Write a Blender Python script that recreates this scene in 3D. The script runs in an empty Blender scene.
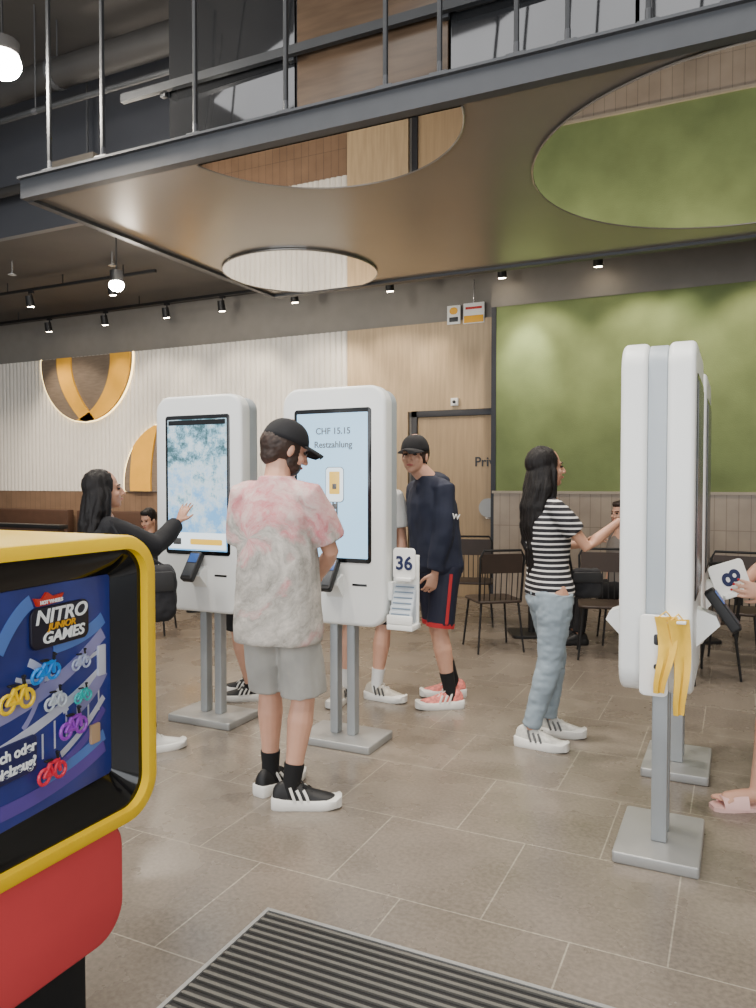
import bpy, bmesh, math, random
from mathutils import Vector, Matrix, noise
random.seed(7)
TH=math.radians(25.5); CT=math.cos(TH); ST=math.sin(TH)
V=Vector
def P(l,d,z=0): return V((l*CT-d*ST, l*ST+d*CT, z))
def c(r,g,b):
    def f(x):
        x/=255
        return x/12.92 if x<=.04045 else ((x+.055)/1.055)**2.4
    return (f(r),f(g),f(b),1)
# ---------------------------------------------------------------- materials
def newmat(name):
    m=bpy.data.materials.new(name); m.use_nodes=True
    nt=m.node_tree; b=nt.nodes['Principled BSDF']
    return m,nt,b
def mat(name,col,rough=.5,metal=0,var=.06,vs=6,bump=0,bs=60,emis=0,stretch=None,coat=0):
    m,nt,b=newmat(name)
    b.inputs['Roughness'].default_value=rough; b.inputs['Metallic'].default_value=metal
    if coat: b.inputs['Coat Weight'].default_value=coat
    tc=nt.nodes.new('ShaderNodeTexCoord'); mp=nt.nodes.new('ShaderNodeMapping')
    nt.links.new(tc.outputs['Object'],mp.inputs[0])
    if stretch: mp.inputs['Scale'].default_value=stretch
    n=nt.nodes.new('ShaderNodeTexNoise'); n.inputs['Scale'].default_value=vs; n.inputs['Detail'].default_value=3
    nt.links.new(mp.outputs[0],n.inputs['Vector'])
    r=nt.nodes.new('ShaderNodeValToRGB')
    lo=tuple(max(0,x*(1-var)) for x in col[:3])+(1,); hi=tuple(min(1,x*(1+var)) for x in col[:3])+(1,)
    r.color_ramp.elements[0].color=lo; r.color_ramp.elements[0].position=.3
    r.color_ramp.elements[1].color=hi; r.color_ramp.elements[1].position=.7
    nt.links.new(n.outputs[0],r.inputs[0]); nt.links.new(r.outputs[0],b.inputs['Base Color'])
    if emis:
        nt.links.new(r.outputs[0],b.inputs['Emission Color']); b.inputs['Emission Strength'].default_value=emis
    if bump:
        n2=nt.nodes.new('ShaderNodeTexNoise'); n2.inputs['Scale'].default_value=bs; n2.inputs['Detail'].default_value=4
        nt.links.new(mp.outputs[0],n2.inputs['Vector'])
        bp=nt.nodes.new('ShaderNodeBump'); bp.inputs['Strength'].default_value=bump; bp.inputs['Distance'].default_value=.01
        nt.links.new(n2.outputs[0],bp.inputs['Height']); nt.links.new(bp.outputs[0],b.inputs['Normal'])
    return m
def tilemat(name,col,mortar,bw,rh,ms,off=.5,axes='XY',shift=(0,0),rough=.45,var=.12,ns=3,speck=0):
    m,nt,b=newmat(name); L=nt.links.new
    tc=nt.nodes.new('ShaderNodeTexCoord'); sp=nt.nodes.new('ShaderNodeSeparateXYZ'); L(tc.outputs['Object'],sp.inputs[0])
    cb=nt.nodes.new('ShaderNodeCombineXYZ')
    for i,a in enumerate(axes):
        ad=nt.nodes.new('ShaderNodeMath'); ad.operation='ADD'; ad.inputs[1].default_value=shift[i]
        L(sp.outputs[a],ad.inputs[0]); L(ad.outputs[0],cb.inputs[i])
    br=nt.nodes.new('ShaderNodeTexBrick'); L(cb.outputs[0],br.inputs['Vector'])
    br.offset=off; br.inputs['Scale'].default_value=1; br.inputs['Brick Width'].default_value=bw; br.inputs['Row Height'].default_value=rh
    br.inputs['Mortar Size'].default_value=ms; br.inputs['Mortar Smooth'].default_value=.1
    br.inputs['Color1'].default_value=tuple(x*(1-var) for x in col[:3])+(1,)
    br.inputs['Color2'].default_value=tuple(x*(1+var) for x in col[:3])+(1,)
    br.inputs['Mortar'].default_value=mortar
    n=nt.nodes.new('ShaderNodeTexNoise'); n.inputs['Scale'].default_value=ns; n.inputs['Detail'].default_value=6
    L(tc.outputs['Object'],n.inputs['Vector'])
    mr=nt.nodes.new('ShaderNodeMapRange'); mr.inputs[1].default_value=.3; mr.inputs[2].default_value=.7; mr.inputs[3].default_value=.84; mr.inputs[4].default_value=1.13
    L(n.outputs[0],mr.inputs[0])
    mx=nt.nodes.new('ShaderNodeVectorMath'); mx.operation='SCALE'; L(br.outputs['Color'],mx.inputs[0]); L(mr.outputs[0],mx.inputs['Scale'])
    out=mx.outputs[0]
    b.inputs['Roughness'].default_value=rough
    if speck:
        n3=nt.nodes.new('ShaderNodeTexNoise'); n3.inputs['Scale'].default_value=speck; n3.inputs['Detail'].default_value=3
        L(tc.outputs['Object'],n3.inputs['Vector'])
        m3=nt.nodes.new('ShaderNodeMapRange'); m3.inputs[1].default_value=.35; m3.inputs[2].default_value=.65; m3.inputs[3].default_value=.86; m3.inputs[4].default_value=1.14
        L(n3.outputs[0],m3.inputs[0])
        mx2=nt.nodes.new('ShaderNodeVectorMath'); mx2.operation='SCALE'; L(out,mx2.inputs[0]); L(m3.outputs[0],mx2.inputs['Scale']); out=mx2.outputs[0]
        m4=nt.nodes.new('ShaderNodeMapRange'); m4.inputs[1].default_value=.3; m4.inputs[2].default_value=.7; m4.inputs[3].default_value=rough-.05; m4.inputs[4].default_value=rough+.12
        L(n.outputs[0],m4.inputs[0]); L(m4.outputs[0],b.inputs['Roughness'])
    L(out,b.inputs['Base Color'])
    bp=nt.nodes.new('ShaderNodeBump'); bp.inputs['Strength'].default_value=.3; bp.inputs['Distance'].default_value=.004; bp.invert=True
    L(br.outputs['Fac'],bp.inputs['Height']); L(bp.outputs[0],b.inputs['Normal'])
    return m
# ---------------------------------------------------------------- geometry
def rr_pts(w,h,r,seg=6):
    r=max(.0005,min(r,w/2-.0001,h/2-.0001)); pts=[]
    for cx,cz,a0 in ((w/2-r,h/2-r,0),(-w/2+r,h/2-r,90),(-w/2+r,-h/2+r,180),(w/2-r,-h/2+r,270)):
        for k in range(seg+1):
            a=math.radians(a0+90*k/seg); pts.append((cx+r*math.cos(a),cz+r*math.sin(a)))
    return pts
class Geo:
    def __init__(s): s.v=[]; s.f=[]; s.M=Matrix.Identity(4)
    def loft(s,rings,cap=True,close=True):
        b=len(s.v); n=len(rings[0])
        for r in rings:
            for p in r: s.v.append(s.M@V(p))
        for i in range(len(rings)-1):
            for j in range(n if close else n-1):
                k=(j+1)%n
                s.f.append((b+i*n+j,b+i*n+k,b+(i+1)*n+k,b+(i+1)*n+j))
        if cap:
            s.f.append(tuple(b+j for j in range(n-1,-1,-1)))
            s.f.append(tuple(b+(len(rings)-1)*n+j for j in range(n)))
        return s
    def tube(s,pts,rads,n=12,flat=False,sq=1.0,up=None):
        pts=[V(p) for p in pts]
        if not hasattr(rads,'__len__'): rads=[rads]*len(pts)
        T=[]
        for i in range(len(pts)):
            a=pts[max(0,i-1)]; b=pts[min(len(pts)-1,i+1)]
            t=(b-a); T.append(t.normalized() if t.length>1e-9 else V((0,0,1)))
        ref=V(up) if up is not None else (V((0,0,1)) if abs(T[0].z)<.9 else V((1,0,0)))
        nrm=(ref-T[0]*ref.dot(T[0])).normalized(); rings=[]
        def rg(cn,t,nr,r):
            bi=t.cross(nr); return [cn+nr*(r*sq*math.cos(2*math.pi*j/n))+bi*(r*math.sin(2*math.pi*j/n)) for j in range(n)]
        if not flat:
            for a in (80,55,28): rings.append(rg(pts[0]-T[0]*rads[0]*sq*math.sin(math.radians(a)),T[0],nrm,rads[0]*math.cos(math.radians(a))))
        for i,p in enumerate(pts):
            nrm=(nrm-T[i]*nrm.dot(T[i])).normalized(); rings.append(rg(p,T[i],nrm,rads[i]))
        if not flat:
            for a in (28,55,80): rings.append(rg(pts[-1]+T[-1]*rads[-1]*sq*math.sin(math.radians(a)),T[-1],nrm,rads[-1]*math.cos(math.radians(a))))
        return s.loft(rings)
    def ell(s,cn,r,n=16,m=10,R=None):
        cn=V(cn); rings=[]
        for i in range(m+1):
            a=-math.pi/2+math.pi*(i+.0)/m
            a=max(-1.52,min(1.52,a))
            ring=[]
            for j in range(n):
                t=2*math.pi*j/n
                p=V((r[0]*math.cos(a)*math.cos(t),r[1]*math.cos(a)*math.sin(t),r[2]*math.sin(a)))
                if R is not None: p=R@p
                ring.append(cn+p)
            rings.append(ring)
        return s.loft(rings)
    def rr(s,w,h,r,y0,y1,b=.004,cx=0,cz=0,seg=6,bs=3):
        rings=[]
        b=min(b,abs(y1-y0)/2.01,w/2.1,h/2.1)
        for k in range(bs+1):
            a=math.pi/2*k/bs; ins=b*(1-math.sin(a)); y=y0+b*(1-math.cos(a))
            rings.append([(cx+x,y,cz+z) for x,z in rr_pts(w-2*ins,h-2*ins,r-ins*.5,seg)])
        for k in range(bs,-1,-1):
            a=math.pi/2*k/bs; ins=b*(1-math.sin(a)); y=y1-b*(1-math.cos(a))
            rings.append([(cx+x,y,cz+z) for x,z in rr_pts(w-2*ins,h-2*ins,r-ins*.5,seg)])
        return s.loft(rings)
    def box(s,x0,x1,y0,y1,z0,z1,b=.003):
        return s.rr(x1-x0,z1-z0,min(b,.003)+.0006,y0,y1,b,(x0+x1)/2,(z0+z1)/2,2,2)
    def pbox(s,x0,x1,y0,y1,z0,z1):
        return s.loft([[(x0,y0,z),(x1,y0,z),(x1,y1,z),(x0,y1,z)] for z in (z0,z1)])
def finish(me,mats,angle=35,smooth=True):
    for m in (mats if isinstance(mats,(list,tuple)) else [mats]): me.materials.append(m)
    if smooth:
        me.polygons.foreach_set('use_smooth',[True]*len(me.polygons))
        if angle: me.set_sharp_from_angle(angle=math.radians(angle))
    me.update()
def mk(name,g,m,parent=None,loc=(0,0,0),rz=0,smooth=True,angle=35,label=None,cat=None,kind=None,group=None,sub=0):
    me=bpy.data.meshes.new(name); me.from_pydata([tuple(v) for v in g.v],[],g.f)
    bm=bmesh.new(); bm.from_mesh(me); bmesh.ops.recalc_face_normals(bm,faces=bm.faces); bm.to_mesh(me); bm.free()
    finish(me,m,angle,smooth)
    o=bpy.data.objects.new(name,me); bpy.context.scene.collection.objects.link(o)
    o.location=loc; o.rotation_euler=(0,0,rz)
    if parent: o.parent=parent
    if sub:
        md=o.modifiers.new('s','SUBSURF'); md.levels=sub; md.render_levels=sub
    tag(o,label,cat,kind,group); return o
def tag(o,label=None,cat=None,kind=None,group=None):
    if label: o['label']=label
    if cat: o['category']=cat
    if kind: o['kind']=kind
    if group: o['group']=group
def empty(name,loc,rz=0,label=None,cat=None,group=None):
    o=bpy.data.objects.new(name,None); o.empty_display_size=.1; bpy.context.scene.collection.objects.link(o)
    o.location=loc; o.rotation_euler=(0,0,rz); tag(o,label,cat,None,group); return o
def voxmesh(name,g,m,parent,vox=.006,sm=3,disp=None,angle=0,label=None):
    me=bpy.data.meshes.new('tmp'); me.from_pydata([tuple(v) for v in g.v],[],g.f)
    bm=bmesh.new(); bm.from_mesh(me); bmesh.ops.recalc_face_normals(bm,faces=bm.faces); bm.to_mesh(me); bm.free()
    t=bpy.data.objects.new('tmp',me); bpy.context.scene.collection.objects.link(t)
    r=t.modifiers.new('r','REMESH'); r.mode='VOXEL'; r.voxel_size=vox
    if sm:
        s=t.modifiers.new('s','SMOOTH'); s.factor=.5; s.iterations=sm
    dg=bpy.context.evaluated_depsgraph_get(); dg.update()
    me2=bpy.data.meshes.new_from_object(t.evaluated_get(dg)); bpy.data.objects.remove(t)
    me2.name=name
    if disp:
        amp,sc,st=disp
        nn=[v.normal.copy() for v in me2.vertices]
        for v,nv in zip(me2.vertices,nn):
            q=V((v.co.x*sc,v.co.y*sc,v.co.z*sc*st))
            v.co+=nv*(amp*(noise.noise(q)+.5*noise.noise(q*2.3)))
    finish(me2,m,angle)
    o=bpy.data.objects.new(name,me2); bpy.context.scene.collection.objects.link(o); o.parent=parent
    if label: o['label']=label
    return o
def text(body,size,m,parent,loc,rot,name='lettering',align='CENTER',ext=.0008,shear=0,bold=0):
    cu=bpy.data.curves.new('t','FONT'); cu.body=body; cu.size=size; cu.extrude=ext; cu.align_x=align; cu.align_y='CENTER'; cu.shear=shear; cu.offset=bold
    t=bpy.data.objects.new('t',cu); bpy.context.scene.collection.objects.link(t)
    dg=bpy.context.evaluated_depsgraph_get(); dg.update()
    me=bpy.data.meshes.new_from_object(t.evaluated_get(dg)); bpy.data.objects.remove(t)
    finish(me,m,smooth=False); o=bpy.data.objects.new(name,me); bpy.context.scene.collection.objects.link(o)
    o.location=loc; o.rotation_euler=rot
    if parent: o.parent=parent
    return o
def dup(root,loc,rz=None,label=None):
    kids={}
    for o in list(bpy.data.objects):
        if o.parent: kids.setdefault(o.parent.name,[]).append(o)
    def cp(o,par):
        n=o.copy(); bpy.context.scene.collection.objects.link(n)
        if par: n.parent=par; n.matrix_parent_inverse=o.matrix_parent_inverse.copy()
        for ch in list(kids.get(o.name,[])): cp(ch,n)
        return n
    n=cp(root,None); n.location=loc
    if rz is not None: n.rotation_euler=(0,0,rz)
    if label: n['label']=label
    return n
# ---------------------------------------------------------------- palette
WHITE=mat('white_plastic',c(236,238,236),.35,var=.01)
WHITEP=mat('white_matte',c(238,238,234),.5,var=.01)
FRAMEG=mat('blue_grey_frame',c(172,180,186),.4,var=.02)
STEEL=mat('grey_steel',c(160,160,158),.42,.35,var=.03)
POLE=mat('grey_pole',c(160,164,166),.4,.3,var=.03)
BLACK=mat('black_gloss',c(14,14,16),.12,var=.02)
BLACKM=mat('black_matte',c(22,22,24),.55,var=.1)
DARKG=mat('dark_grey_metal',c(55,56,60),.45,.5,var=.06)
BEAM=mat('beam_grey',c(80,82,86),.5,.3,var=.06)
RODM=mat('rod_dark_grey',c(58,60,63),.5,.3,var=.06)
YEL=mat('yellow_plastic',c(255,208,6),.45,var=.02)
YELM=mat('yellow_matte',c(240,176,24),.5,var=.05)
YELS=mat('yellow_soft',c(236,190,60),.6,var=.08,vs=20)
RED=mat('red_panel',c(214,70,74),.65,var=.03)
NAVYT=mat('navy_ink',c(30,40,80),.5,var=.02)
GREYT=mat('grey_ink',c(50,54,60),.5,var=.02)
GREEN=mat('green_wall',c(124,140,90),.85,var=.16,vs=2.2,bump=.3,bs=120)
OAK=mat('oak_panel',c(188,164,130),.5,var=.12,vs=5,stretch=(6,6,.45))
OAKD=mat('oak_door',c(168,144,112),.5,var=.1,vs=5,stretch=(7,7,.4))
FLUTE=mat('fluted_white',c(222,218,210),.55,var=.02)
BAND=mat('grey_band',c(134,130,124),.7,var=.04)
CEIL=mat('dark_ceiling',c(74,71,69),.7,var=.1,vs=2)
BULK=mat('dark_bulkhead',c(70,72,78),.35,var=.1,vs=1)
GLASSP=mat('dark_glass_panel',c(92,94,98),.06,.85,var=.12,vs=.8)
WOODREFL=mat('painted_wood_reflection',c(84,68,54),.25,var=.2,vs=3,stretch=(1,1,8))  # warm brown reflection painted as the colour of one panel
SLAB=mat('satin_bronze_panel',c(152,146,138),.27,.5,var=.04,vs=1)
MIRROR=mat('mirror_glass',c(235,235,235),.015,1,var=0)
BROWN=mat('brown_upholstery',c(74,52,40),.6,var=.12)
CHROME=mat('bright_metal',c(200,200,200),.25,.9,var=.02)
FLOORM=tilemat('stone_floor',c(122,113,103),c(156,148,134),.6,.6,.003,shift=(-.12,-.05),rough=.24,var=.03,ns=2.2,speck=60)
WAINS=tilemat('beige_wall_tile',c(170,155,138),c(138,126,112),.12,.48,.004,off=0,axes='XZ',rough=.4,var=.05)
WAINB=tilemat('brown_wall_tile',c(128,104,84),c(96,80,66),.12,.48,.004,off=0,axes='XZ',rough=.4,var=.05)
# ---------------------------------------------------------------- room shell
def slabobj(name,x0,x1,y0,y1,z0,z1,m,kind='structure',**k):
    return mk(name,Geo().pbox(x0,x1,y0,y1,z0,z1),m,smooth=False,kind=kind,**k)
slabobj('floor',-14.2,4.2,-4,9.6,-.1,0,FLOORM)
WB=9.36
slabobj('wall_back',-14.2,4.2,WB,WB+.15,0,5.9,BAND)
slabobj('wall_left',-14.2,-14,-4,WB,0,5.9,BAND)
slabobj('wall_right',4.0,4.2,-4,WB,0,5.9,FLUTE)
slabobj('ceiling',-14,4,-4,WB,5.8,5.9,CEIL)
slabobj('ceiling_lowered',-14,4,6.0,WB,4.26,4.36,CEIL)
slabobj('trim_1',-14,4,5.92,6.0,4.22,5.8,BULK)
# fluted wall
g=Geo(); prof=[]; x=-14.0; pitch=.09
while x<-4.92:
    for k in range(6):
        a=math.pi*k/6; prof.append((x+pitch*.5-pitch*.5*math.cos(a),WB-.03-.035*math.sin(a)))
    x+=pitch
prof.append((x,WB-.03)); xe=x
g.loft([[(px,py,z) for px,py in prof] for z in (1.33,3.57)],cap=False,close=False)
mk('trim_2',g,FLUTE,kind='structure',angle=80)
slabobj('trim_3',-14,xe,WB-.05,WB,0,1.33,WAINB)
slabobj('trim_4',xe,-4.0,WB-.05,WB,0,3.57,OAK)
slabobj('trim_5',-4.0,-2.5,WB-.05,WB,2.42,3.57,OAK)
GW=9.02
slabobj('wall_back_green',-2.72,4,GW,WB,1.35,3.62,GREEN)
slabobj('trim_6',-2.72,4,GW-.015,WB,0,1.35,WAINS)
slabobj('trim_7',-2.74,4,GW-.03,GW,1.35,1.38,mat('ledge',c(176,164,146),.5))
slabobj('trim_8',-2.76,-2.70,GW-.01,WB,0,3.62,DARKG)
slabobj('trim_9',-2.76,4,GW-.012,WB,3.62,4.26,BAND)
# door
door=empty('door_1',(-3.25,WB-.05,0)); door['kind']='structure'
mk('door_leaf',Geo().box(-.60,.52,-.02,.03,0,2.34,.003),OAKD,door)
g=Geo(); g.box(-.68,-.60,-.05,.04,0,2.42); g.box(-.68,.6,-.05,.04,2.34,2.42); mk('door_frame',g,DARKG,door)
text('Privat',.17,GREYT,door,(.19,-.025,1.74),(math.pi/2,0,0),align='LEFT',bold=.003)
g=Geo(); g.M=Matrix.Translation((.38,-.03,1.16)); g.tube([(0,0,0),(0,-.03,0)],.12,24,flat=True); mk('round_plate',g,STEEL,door)
g=Geo(); g.tube([(.46,-.03,1.03),(.46,-.07,1.03),(.36,-.07,1.03)],.01); mk('handle',g,CHROME,door)
g=Geo(); g.box(-.05,.05,-.05,0,-.05,.05,.01); o=mk('wall_sensor',g,WHITE,loc=(-3.33,WB-.05,2.52),label='small white sensor box above the door',cat='sensor')
g=Geo(); g.tube([(0,-.05,0),(0,-.06,0)],.022,12); mk('sensor_lens',g,GREYT,o)
# signs
o=empty('safety_sign',(-3.35,WB-.06,3.64),label='small white safety sign with yellow pictogram on the wall',cat='sign')
mk('sign_panel',Geo().box(-.09,.09,-.012,0,-.12,.12),WHITE,o); mk('pictogram',Geo().rr(.11,.09,.045,-.018,-.012,.002,0,.05),YELM,o); mk('pictogram_bar',Geo().box(-.06,.06,-.018,-.012,-.09,-.03),GREYT,o)
o=empty('safety_sign',(-3.08,WB-.06,3.64),label='white and yellow notice with a red heading line',cat='sign')
mk('sign_panel',Geo().box(-.14,.14,-.012,0,-.13,.13),WHITE,o); mk('yellow_field',Geo().box(-.13,.13,-.018,-.012,-.12,-.03),YELM,o)
mk('red_line',Geo().box(-.11,.11,-.018,-.012,.05,.08),mat('sign_red',c(190,40,30),.5),o)
g=Geo(); g.tube([(0,0,.12),(0,0,.42)],.008); mk('hanging_rod',g,CHROME,o)
# wall discs
WALN=mat('walnut_disc',c(122,108,94),.5,var=.15,stretch=(1,1,6)); LED=mat('warm_led',c(255,222,150),.5,emis=6,var=0); ARCH=mat('arch_amber',c(236,176,56),.5,var=.05)
def arcdisc(cx,cz,r,zmin,zmax,label,bars):
    root=empty('round_wall_sign',(cx,WB-.07,cz),label=label,cat='wall decoration')
    ze0=max(-r,zmin-cz); ze1=min(r,zmax-cz); zs=[ze0+(ze1-ze0)*k/40 for k in range(41)]
    hw=lambda z: math.sqrt(max(1e-6,r*r-z*z))
    poly=[(hw(z),z) for z in zs]+[(-hw(z),z) for z in reversed(zs)]
    g=Geo(); g.loft([[(x,-.02,z) for x,z in poly],[(x,.03,z) for x,z in poly]]); mk('disc_panel',g,WALN,root)
    side1=[(hw(z)*1.01,-.005,z) for z in zs]; side2=[(-hw(z)*1.01,-.005,z) for z in zs]
    if zmin-cz<=-r: line=[p for p in reversed(side2)]+side1
    else: line=side1+[p for p in reversed(side2)]
    g=Geo(); g.tube(line,.012,8); mk('light_rim',g,LED,root)
    for x0,w,bow in bars:
        R=[]
        for z in zs:
            xc=(x0+bow*z*z) if bow>-5 else (hw(z)-.02-w/2); a=max(-hw(z)*.985,xc-w/2); b=min(hw(z)*.985,xc+w/2)
            if b-a>.01: R.append([(a,-.05,z),(b,-.05,z),(b,-.021,z),(a,-.021,z)])
        if len(R)>1:
            g=Geo(); g.loft(R); mk('yellow_arch',g,ARCH,root,angle=50)
arcdisc(-9.79,3.50,1.02,1.4,3.56,'walnut disc with amber arch strokes and warm backlit rim',[(-.46,.32,.55),(0,.42,-9)])
arcdisc(-7.98,1.45,.98,1.34,3.0,'half-hidden round disc with amber arch stroke and lit rim',[(-.62,.42,.18),(.4,.3,-.1)])
# ---------------------------------------------------------------- suspended panel, beam, mirrors
SZ=3.53; NY=3.90; FY=7.02; LX=-4.60
o=empty('suspended_ceiling_panel',(0,0,SZ),label='large satin bronze ceiling panel hung below dark ceiling',cat='ceiling panel')
mk('panel',Geo().pbox(LX,4,NY,FY,0,.06),SLAB,o,smooth=False)
g=Geo(); g.pbox(LX-.05,4,NY-.07,NY,-.02,.11); mk('edge_beam',g,BEAM,o,smooth=False)
g=Geo(); g.pbox(LX-.05,4,NY-.10,NY+.04,.11,.125); mk('beam_flange',g,BEAM,o,smooth=False)
g=Geo(); g.pbox(LX-.06,LX,NY,FY+.08,-.025,.10); mk('end_beam',g,BEAM,o,smooth=False)
g=Geo(); g.pbox(LX,4,FY,FY+.08,-.025,.10); mk('rear_beam',g,BEAM,o,smooth=False)
def mirror(cx,cy,r,label,a0=0,a1=360):
    root=empty('round_ceiling_mirror',(cx,cy,SZ-.012),label=label,cat='mirror',group='round mirrors on the ceiling panel')
    pts=[(r*math.cos(math.radians(a0+(a1-a0)*k/72)),r*math.sin(math.radians(a0+(a1-a0)*k/72))) for k in range(73 if a1-a0<360 else 72)]
    g=Geo(); g.loft([[(x,y,z) for x,y in pts] for z in (-.006,.006)]); mk('mirror_glass',g,MIRROR,root,smooth=False)
    g=Geo(); pp=pts if a1-a0<360 else pts+[pts[0]]
    g.tube([(x*1.004,y*1.004,-.006) for x,y in pp],.006,6,flat=True); mk('mirror_rim',g,SLAB,root)
mirror(.08,5.28,1.36,'big round mirror reflecting the green wall')
mirror(-2.26,3.76,.90,'half-round mirror beside the steel edge beam',10.5,169.5)
mirror(-3.86,6.35,.74,'small round mirror reflecting the fluted white wall')
HTOP=5.8-(SZ+.125)
h=empty('ceiling_hanger',(-4.4,NY-.03,SZ+.125),label='thin grey steel hanger rod holding the ceiling panel',cat='hanger rod',group='hanger rods of the ceiling panel')
mk('rod',Geo().box(-.012,.012,-.012,.012,0,HTOP),RODM,h)
mk('foot_bracket',Geo().box(-.05,.05,-.03,.03,0,.03),BEAM,h)
g=Geo(); g.tube([(0,0,.03),(0,0,.09)],.016,8,flat=True); mk('bolt',g,BEAM,h)
for x in (-3.9,-3.12,-2.45,-1.8,-1.48,-1.06,-.80,-.42,-.06): dup(h,(x,NY-.03,SZ+.125))
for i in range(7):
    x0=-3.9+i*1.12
    o=empty('dark_glass_panel',(x0+.55,4.55,4.75),label='dark reflective glass panel standing above the steel beam' if i!=1 else 'dark panel with a brown wood reflection painted into its colour',cat='wall panel',group='dark panels above the beam')
    mk('panel_glass',Geo().box(-.55,.55,-.015,.015,-1.05,1.05,.004),GLASSP if i!=1 else WOODREFL,o)
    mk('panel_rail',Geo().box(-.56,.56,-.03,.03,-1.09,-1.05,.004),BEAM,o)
o=empty('panel_top_rail',(0,4.47,4.42),label='dark steel rail running across the glass panels',cat='rail')
mk('rail_bar',Geo().pbox(-4.3,4,-.02,.02,-.03,.03),RODM,o,smooth=False)
for i in range(8): mk('rail_bracket',Geo().box(-3.95+i*1.12,-3.90+i*1.12,.02,.06,-.05,.05),RODM,o)
def pipe(name,pts,r,m,label,cat='pipe'):
    root=empty(name,pts[0],label=label,cat=cat); p0=V(pts[0])
    g=Geo(); g.tube([V(p)-p0 for p in pts],r,16,flat=True); mk('tube',g,m,root)
    for k in range(1,5):
        q=V(pts[0]).lerp(V(pts[-1]),k/5)-p0; g=Geo(); g.tube([q+V((-.03,0,0)),q+V((.03,0,0))],r*1.08,16,flat=True); cl=mk('clamp',g,BEAM,root)
        g=Geo(); g.tube([q+V((0,0,r)),q+V((0,0,5.8-p0.z))],.006,6,flat=True); mk('clamp_rod',g,BEAM,cl)
    return root
DUCT=mat('duct_dark',c(46,45,45),.6,var=.1)
pipe('air_duct',[(-13,5.2,5.3),(-4.0,5.2,5.3)],.13,DUCT,'round dark air duct under the ceiling','duct')
pipe('cable_pipe',[(-13,4.95,4.85),(-4.0,4.95,4.85)],.025,RODM,'grey cable pipe under the dark ceiling')
pipe('cable_pipe',[(-13,5.7,4.6),(-4.0,5.7,4.6)],.05,DUCT,'dark pipe running along the bulkhead')
o=empty('cable_tray',(-6.1,0,4.18),label='dark cable tray crossing under the ceiling',cat='cable tray')
for sx in (-.14,.14): mk('side_rail',Geo().pbox(sx-.01,sx+.01,6.1,9.0,0,.08),BEAM,o,smooth=False)
for k in range(12): mk('rung',Geo().pbox(-.13,.13,6.15+k*.25,6.18+k*.25,0,.02),BEAM,o,smooth=False)
o=empty('ceiling_grille',(-5.9,5.65,4.45),label='small slatted air grille hung under the ceiling',cat='air vent')
g=Geo(); g.pbox(-.28,.28,-.2,.2,.1,.2); mk('grille_box',g,mat('grille_grey',c(104,98,90),.6),o,smooth=False)
g=Geo()
for k in range(6): g.pbox(-.27,.27,-.18+k*.07,-.15+k*.07,.04,.101)
mk('grille_slats',g,mat('grille_slat',c(150,138,120),.6),o,smooth=False)
g=Geo(); g.tube([(0,0,.20),(0,0,1.35)],.012,8,flat=True); mk('grille_rod',g,BEAM,o)
# rails + spotlights
for (y,z,x0,x1,lab) in ((8.75,4.1,-12,3.5,'black lighting rail hung before the wall'),(7.4,4.1,-13,-6.6,'black lighting rail under the lowered ceiling')):
    o=empty('track_rail',(x0,y,z),label=lab,cat='light track')
    mk('rail',Geo().box(0,x1-x0,-.02,.02,0,.04),BLACKM,o)
    for k in range(6): q=(x1-x0)*(k+.5)/6; g=Geo(); g.tube([(q,0,.04),(q,0,.16)],.008,6,flat=True); mk('drop_rod',g,BLACKM,o)
LAMP=mat('lamp_glow',c(255,232,200),.5,emis=60,var=0)
sp=empty('track_spotlight',(-4.0,8.75,4.1),label='black cylinder spotlight on the lighting rail',cat='spotlight',group='spotlights on the rails')
mk('adapter',Geo().box(-.04,.04,-.02,.02,-.03,0),BLACKM,sp)
g=Geo(); g.tube([(0,0,-.03),(0,0,-.10)],.01,8,flat=True); mk('stem',g,BLACKM,sp)
g=Geo(); g.tube([(0,-.04,-.07),(.0,-.01,-.21)],[.05,.055],16,flat=True); mk('lamp_body',g,BLACKM,sp)
g=Geo(); g.tube([(0,-.01,-.21),(0,-.009,-.216)],.042,16,flat=True); mk('lens',g,LAMP,sp)
for x in (-2.55,-1.45,-5.4,-6.6,-7.6,-8.8,-10,1.0,2.2): dup(sp,(x,8.75,4.1))
for x in (-8.8,-7.3,-10.5): dup(sp,(x,7.4,4.1))
BL=mat('bright_lens',c(255,246,230),.5,emis=300,var=0)
def downlight(p,r,top,label):
    o=empty('downlight',p,label=label,cat='ceiling lamp')
    g=Geo(); g.tube([(0,0,r*.6),(0,0,.16)],r*.9,20,flat=True); mk('lamp_housing',g,BLACKM,o)
    g=Geo(); g.ell((0,0,.01),(r,r,r*.85),20,12); mk('bright_lens',g,BL,o,angle=0)
    g=Geo(); g.tube([(0,0,.16),(0,0,top-p[2])],.008,8,flat=True); mk('lamp_rod',g,BLACKM,o)
downlight(P(-2.74,8.0,1.5+.255*8.0),.075,5.8,'lit ceiling downlight with bright white lens')
downlight(P(-2.56,5.25,1.5+.540*5.25),.12,5.8,'very bright ceiling spotlight with round lens')
for (l,d) in ((-3.2,9.2),(-4.6,9.6)):
    o=empty('sprinkler',P(l,d,4.10),label='small ceiling sprinkler head on a short pipe',cat='sprinkler')
    g=Geo(); g.tube([(0,0,0),(0,0,.165)],.012,8,flat=True); mk('pipe_stub',g,CHROME,o)
    g=Geo(); g.tube([(0,0,-.01),(0,0,0)],.05,16,flat=True); mk('deflector',g,CHROME,o)
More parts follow.
